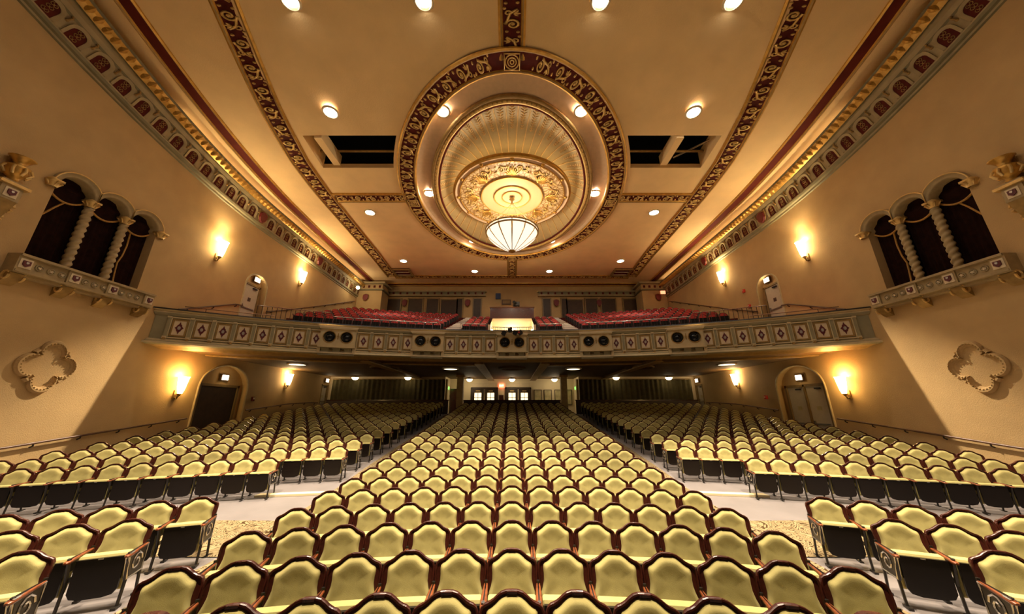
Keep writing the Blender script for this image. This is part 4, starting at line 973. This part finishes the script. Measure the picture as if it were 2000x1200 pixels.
me = text_mesh('EXIT', .17); me.materials.append(MATS['exitsign']); link('lettering', me, t, Matrix.Translation((0, -.045, 0)) @ Matrix.Rotation(PI / 2, 4, 'X'))
b = MB(); b.box((-.9, 29.16, 3.2), (.4, .05, .5), 'plaque'); b.box((-.9, 29.13, 3.2), (.3, .02, .4), 'mahogany'); tag(b.obj('wall_plaque'), 'small dark plaque between the lobby double doors', 'plaque')
for k, x in enumerate((2.2, 3.05, 3.95, 4.75)):
    t = thing('framed_poster', f'framed poster on the lobby wall, {ORD[k + 1]} right of the doors', 'picture', (x, 29.15, 3.25), 0, 'framed posters in the lobby')
    b = MB()
    for (cx, cz, dx, dz) in ((0, .6, .66, .05), (0, -.6, .66, .05), (.31, 0, .05, 1.2), (-.31, 0, .05, 1.2)): b.box((cx, -.02, cz), (dx, .05, dz), 'door_dark')
    b.obj('frame', t); b = MB(); b.box((0, 0, 0), (.58, .03, 1.15), 'poster'); b.obj('print', t)
t = struct(empty('door_9', (-4.75, 29.1, 1.85)), 'dark reddish single door at the left of the lobby'); b = MB(); b.box((0, 0, 1.05), (.95, .06, 2.1), 'mahogany'); b.obj('leaf', t); b = MB(); b.box((.3, -.06, 1.0), (.05, .08, .12), 'nickel'); b.obj('handle', t)
for s, sd in SIDES:
    b = MB(); b.box((s * 5.22, 28.2, 3.95), (.06, .3, .22), 'exitgreen'); tag(b.obj('green_sign'), f'small green lit sign on the {sd} lobby side wall', 'sign')
# lamps under the balcony
def bowl_lamp(x, y, label, e):
    t = thing('ceiling_bowl_lamp', label, 'lamp', (x, y, 4.78), 0, 'bowl lamps under the balcony')
    b = MB(); b.lathe([(.12, 0), (.12, -.06), (.26, -.1), (.27, -.13)], (0, 0, 0), 'bronze', 16); b.obj('fitting', t, True)
    b = MB(); b.lathe([(.26, -.13), (.24, -.20), (.17, -.28), (.08, -.32), (0, -.33)], (0, 0, 0), 'lamp_bowl', 16); b.obj('glass_bowl', t, True)
    light('bowl_light', 'POINT', (0, 0, -.5), e, (1, .8, .5), t, .2)
for x, nm in ((-12.2, 'far left over the left drape'), (-8.1, 'left over the left drape'), (8.1, 'right over the right drape'), (12.2, 'far right over the right drape')): bowl_lamp(x, 26.3, f'glowing bowl lamp under the balcony, {nm}', 1.5)
for x, nm in ((-3.5, 'left'), (0, 'middle'), (3.5, 'right')): bowl_lamp(x, 27.9, f'glowing bowl lamp in the lobby opening, {nm}', 18)
for x, y, nm in ((-3.9, 21.3, 'left of centre'), (3.9, 21.3, 'right of centre'), (-12.2, 19.0, 'far left'), (12.2, 19.0, 'far right')):
    t = thing('recessed_lamp', f'round recessed lamp in the balcony underside, {nm}', 'lamp', (x, y, 4.77), 0, 'recessed lamps under the balcony')
    b = MB(); b.lathe([(.52, .0), (.52, -.04), (.42, -.05)], (0, 0, 0), 'bronze', 20); b.obj('trim_ring', t, True); b = MB(); b.lathe([(.42, -.045), (.2, -.06), (0, -.065)], (0, 0, 0), 'lamp_disc', 20); b.obj('lens', t, True)

# ---------------------------------------------------------------- theatre seats
OUT = [(0, .87), (.05, .868), (.09, .857), (.125, .836), (.16, .811), (.195, .793), (.225, .783), (.248, .768), (.260, .74), (.263, .70), (.260, .62), (.262, .5), (.262, .42)]
INN = [(0, .846), (.045, .844), (.08, .834), (.113, .813), (.143, .788), (.172, .769), (.197, .759), (.211, .743), (.214, .715), (.209, .67), (.209, .62), (.222, .565), (.242, .515), (.254, .475), (.256, .40)]
def both(p): return [(x, z) for x, z in reversed(p)] + [(-x, z) for x, z in p[1:]]
def ry(z): return (z - .42) * .24 + .10 * max(0, .62 - z) ** 1.0 * 0
def seat_meshes(hi=True):
    M_ = {}
    o = both(OUT); n = len(o)
    b = MB(); b.prism(o, lambda u, v, d: (u, d + ry(v), v), .0, .045, 'mahogany')
    if hi: b.tube([(u, ry(v) - .002, v) for u, v in o], .012, 'mahogany', 6); b.box((0, ry(.868) - .004, .866), (.09, .034, .02), 'mahogany')
    M_['back_frame'] = b
    i = both(INN); cz = .62; b = MB(); rings = []
    def dep_(k): e = 1 - k; q = min(1, max(0, (e - .16) / .6)); return -.042 * math.sin(min(1, e / .16) * PI / 2) + .017 * q * q * (3 - 2 * q)
    for k, dep in [(k, dep_(k)) for k in (1, .985, .95, .89, .8, .68, .54, .38, .2, .05)] if hi else ((1.0, 0), (.93, -.045), (.4, -.03)):
        rings.append([(u * k, dep + ry(cz + (v - cz) * k), cz + (v - cz) * k) for u, v in i])
    b.grid(rings, 'velvet', cu=True); b.add([rings[-1][q] for q in range(len(i))], [tuple(range(len(i)))], 'velvet'); M_['back_cushion'] = b
    b = MB()
    if hi:
        sec = [(-.215, .17), (-.27, .20), (-.27, .54), (-.25, .575), (-.17, .585), (-.145, .56), (-.14, .3), (-.16, .2)]
        xs = [(-.235, .8), (-.222, 1), (0, 1.0), (.222, 1), (.235, .8)]
        rows = [[(x, -.2 + (y + .2) * k, .38 + (z - .38) * (.96 if k < 1 else 1)) for y, z in sec] for x, k in xs]
        b.grid(rows, 'velvet', cu=True); b.add(rows[0], [tuple(range(8))], 'velvet'); b.add(rows[-1], [tuple(reversed(range(8)))], 'velvet')
    else: b.box((0, -.205, .38), (.46, .13, .40), 'velvet')
    M_['seat_cushion'] = b
    b = MB(); pan = [(-.225, .555), (-.225, .21), (-.19, .155), (-.10, .135), (.10, .135), (.19, .155), (.225, .21), (.225, .555)]
    b.prism(pan, lambda u, v, d: (u, d, v), -.272, -.30, 'lacquer')
    if hi: b.box((0, -.302, .548), (.45, .012, .016), 'lacquer'); b.box((0, -.309, .548), (.05, .004, .012), 'nickel')
    M_['seat_underside'] = b
    b = MB()
    if hi:
        rows = []
        for y, z, hw, ht in ((.02, .60, .020, .028), (-.1, .60, .026, .03), (-.27, .592, .032, .032), (-.37, .58, .030, .03), (-.40, .574, .016, .018)):
            rows.append([(-hw, y, z - ht), (-hw, y, z - .006), (-hw * .5, y, z), (hw * .5, y, z), (hw, y, z - .006), (hw, y, z - ht)])
        b.grid(rows, 'armwood', cu=True); b.add(rows[-1], [tuple(range(6))], 'armwood')
    else: b.box((0, -.19, .585), (.055, .40, .03), 'armwood')
    M_['armrest'] = b
    b = MB(); b.tube([(0, .03, .62), (0, .01, .3), (0, .06, .0)], [.018, .018, .016], 'iron', 5 if hi else 4); 
    if hi: b.box((0, .07, .012), (.05, .12, .024), 'iron')
    M_['rear_leg'] = b
    b = MB(); b.tube([(0, -.34, .60), (0, -.27, .3), (0, -.30, .0)], [.02, .018, .017], 'iron', 5 if hi else 4)
    if hi: b.box((0, -.31, .012), (.05, .12, .024), 'iron'); b.box((0, -.13, .34), (.014, .28, .05), 'iron'); b.box((0, -.15, .52), (.012, .34, .16), 'iron')
    M_['front_leg'] = b
    b = MB()
    if hi:
        b.prism([(-.36, .60), (-.30, .28), (.02, .28), (.03, .60)], lambda u, v, d: (d, u, v), -.012, .012, 'iron')
        for sx in (-1, 1):
            b.tube([(sx * .014, -.36, .585), (sx * .014, .02, .585), (sx * .014, .01, .295), (sx * .014, -.29, .295)], .012, 'nickel', 4, closed=True)
            b.tube([(sx * .016, -.16 + .11 * (1 - t * .75) * math.cos(t * 9), .44 + .11 * (1 - t * .75) * math.sin(t * 9)) for t in [q / 14 for q in range(15)]], .010, 'nickel', 4)
    M_['end_panel'] = b
    return M_
HI = seat_meshes(True); SM = {k: v.mesh(k, k in ('back_cushion', 'armrest')) for k, v in HI.items()}
LO = seat_meshes(False)
PITCH = .545
seats = []                                                    # (x, y, rot, label-bits, left end?, right end?)
def add_row(block, rowname, pts):
    for i, (x, y, r) in enumerate(pts): seats.append(dict(x=x, y=y, r=r, block=block, row=rowname, i=i, n=len(pts)))
def rowpts(R, C, a_list): return [(R * math.sin(a), C + R * math.cos(a), -a) for a in a_list]
# centre block
rows_c = [3.28] + [4.15 + .93 * n for n in range(0, 23)]
for k, rho in enumerate(rows_c):
    R = rho + 8; add_row('centre', k + 1, rowpts(R, -8, [(j - 6) * PITCH / R for j in range(13)]))
for s, sd in SIDES:
    # three front rows
    for k, rho in enumerate((5.16, 6.12, 7.12)):
        R = rho + 8; a0 = math.asin(5.2 / R); al = [s * (a0 + j * PITCH / R) for j in range(13)]
        al.sort(); add_row(f'{sd} front', k + 1, rowpts(R, -8, al))
    for k in range(0, 17):
        rho = 10.35 if k == 0 else 11.45 + .93 * (k - 1)
        yk = -8 + math.sqrt((rho + 8) ** 2 - 5.2 ** 2); R = math.hypot(5.2, yk + 25)
        x0 = 6.35 if k == 0 else 5.2; a0 = math.asin(x0 / R); al = []; j = 0
        while True:
            a = a0 + j * PITCH / R
            if R * math.sin(a) > 12.75: break
            al.append(s * a); j += 1
        al.sort(); add_row(f'{sd} main', k + 1, rowpts(R, -25, al))
TH_ = math.radians(17)
def depth(q):
    z = fl(q['x'], q['y']) + .6 - 2.35; c = q['y'] * math.cos(TH_) + z * math.sin(TH_); u = -q['y'] * math.sin(TH_) + z * math.cos(TH_)
    if c <= .3: return 1e9
    px, py = 1000 + 648 * q['x'] / c, 600 - 648 * u / c
    if px < -900 or px > 2900 or py > 1700: return 1e9
    if px < -70 or px > 2070 or py > 1290: return c + 1000    # beyond the picture's edge: never among the listed ones
    return c
for q in seats: q['d'] = depth(q)
vis = sorted([q for q in seats if q['d'] < 1e8], key=lambda q: q['d'])
near, far = vis[:300], vis[300:]
BN = {'centre': 'centre block', 'left front': 'left front block', 'right front': 'right front block', 'left main': 'left block behind cross aisle', 'right main': 'right block behind cross aisle'}
def leg_at(root, x, end):
    for nm in ('rear_leg', 'front_leg'): link('leg', SM[nm], root, Matrix.Translation((x, 0, 0)))
    if end: link('end_panel', SM['end_panel'], root, Matrix.Translation((x, 0, 0)))
def whc(q):
    if q['block'] == 'centre': return ORD[q['i'] + 1] + ' from left'
    return ORD[(q['n'] - q['i']) if 'left' in q['block'] else q['i'] + 1] + ' from the aisle'
for q in near:
    z = fl(q['x'], q['y'])
    t = thing('theatre_seat', f"olive velvet theatre seat, {BN[q['block']]}, {ORD[q['row']]} row, {whc(q)}", 'seat', (q['x'], q['y'], z), q['r'], 'olive velvet seats on the main floor')
    for nm in ('back_frame', 'back_cushion', 'seat_cushion'): 
        o = link(nm, SM[nm], t)
        if nm == 'seat_cushion': link('seat_underside', SM['seat_underside'], o)
    xs_ = [-PITCH / 2] + ([PITCH / 2] if q['i'] == q['n'] - 1 else [])
    for x in xs_:
        link('armrest', SM['armrest'], t, Matrix.Translation((x, 0, 0)))
        leg_at(t, x, (x < 0 and q['i'] == 0) or x > 0)
# the far seats, too many to list one by one, joined
b = MB()
for q in far:
    z = fl(q['x'], q['y']); c, s_ = math.cos(q['r']), math.sin(q['r'])
    for nm, m in LO.items():
        for x in ([0] if nm in ('back_frame', 'back_cushion', 'seat_cushion', 'seat_underside') else [-PITCH / 2] + ([PITCH / 2] if q['i'] == q['n'] - 1 else [])):
            k = len(b.v); b.v += [(q['x'] + c * (px + x) - s_ * py, q['y'] + s_ * (px + x) + c * py, z + pz) for px, py, pz in m.v]
            idx = [b.mi(w_) for w_ in m.mats]
            for f, mm in zip(m.f, m.m): b.f.append(tuple(k + v for v in f)); b.m.append(idx[mm])
tag(b.obj('theatre_seats'), 'rows of olive velvet theatre seats receding into the dark under the balcony', 'seats', None, 'stuff')
print('SEATS', len(seats), len(vis), len(near), len(far), 'red', nred, 'objects', len(bpy.data.objects))
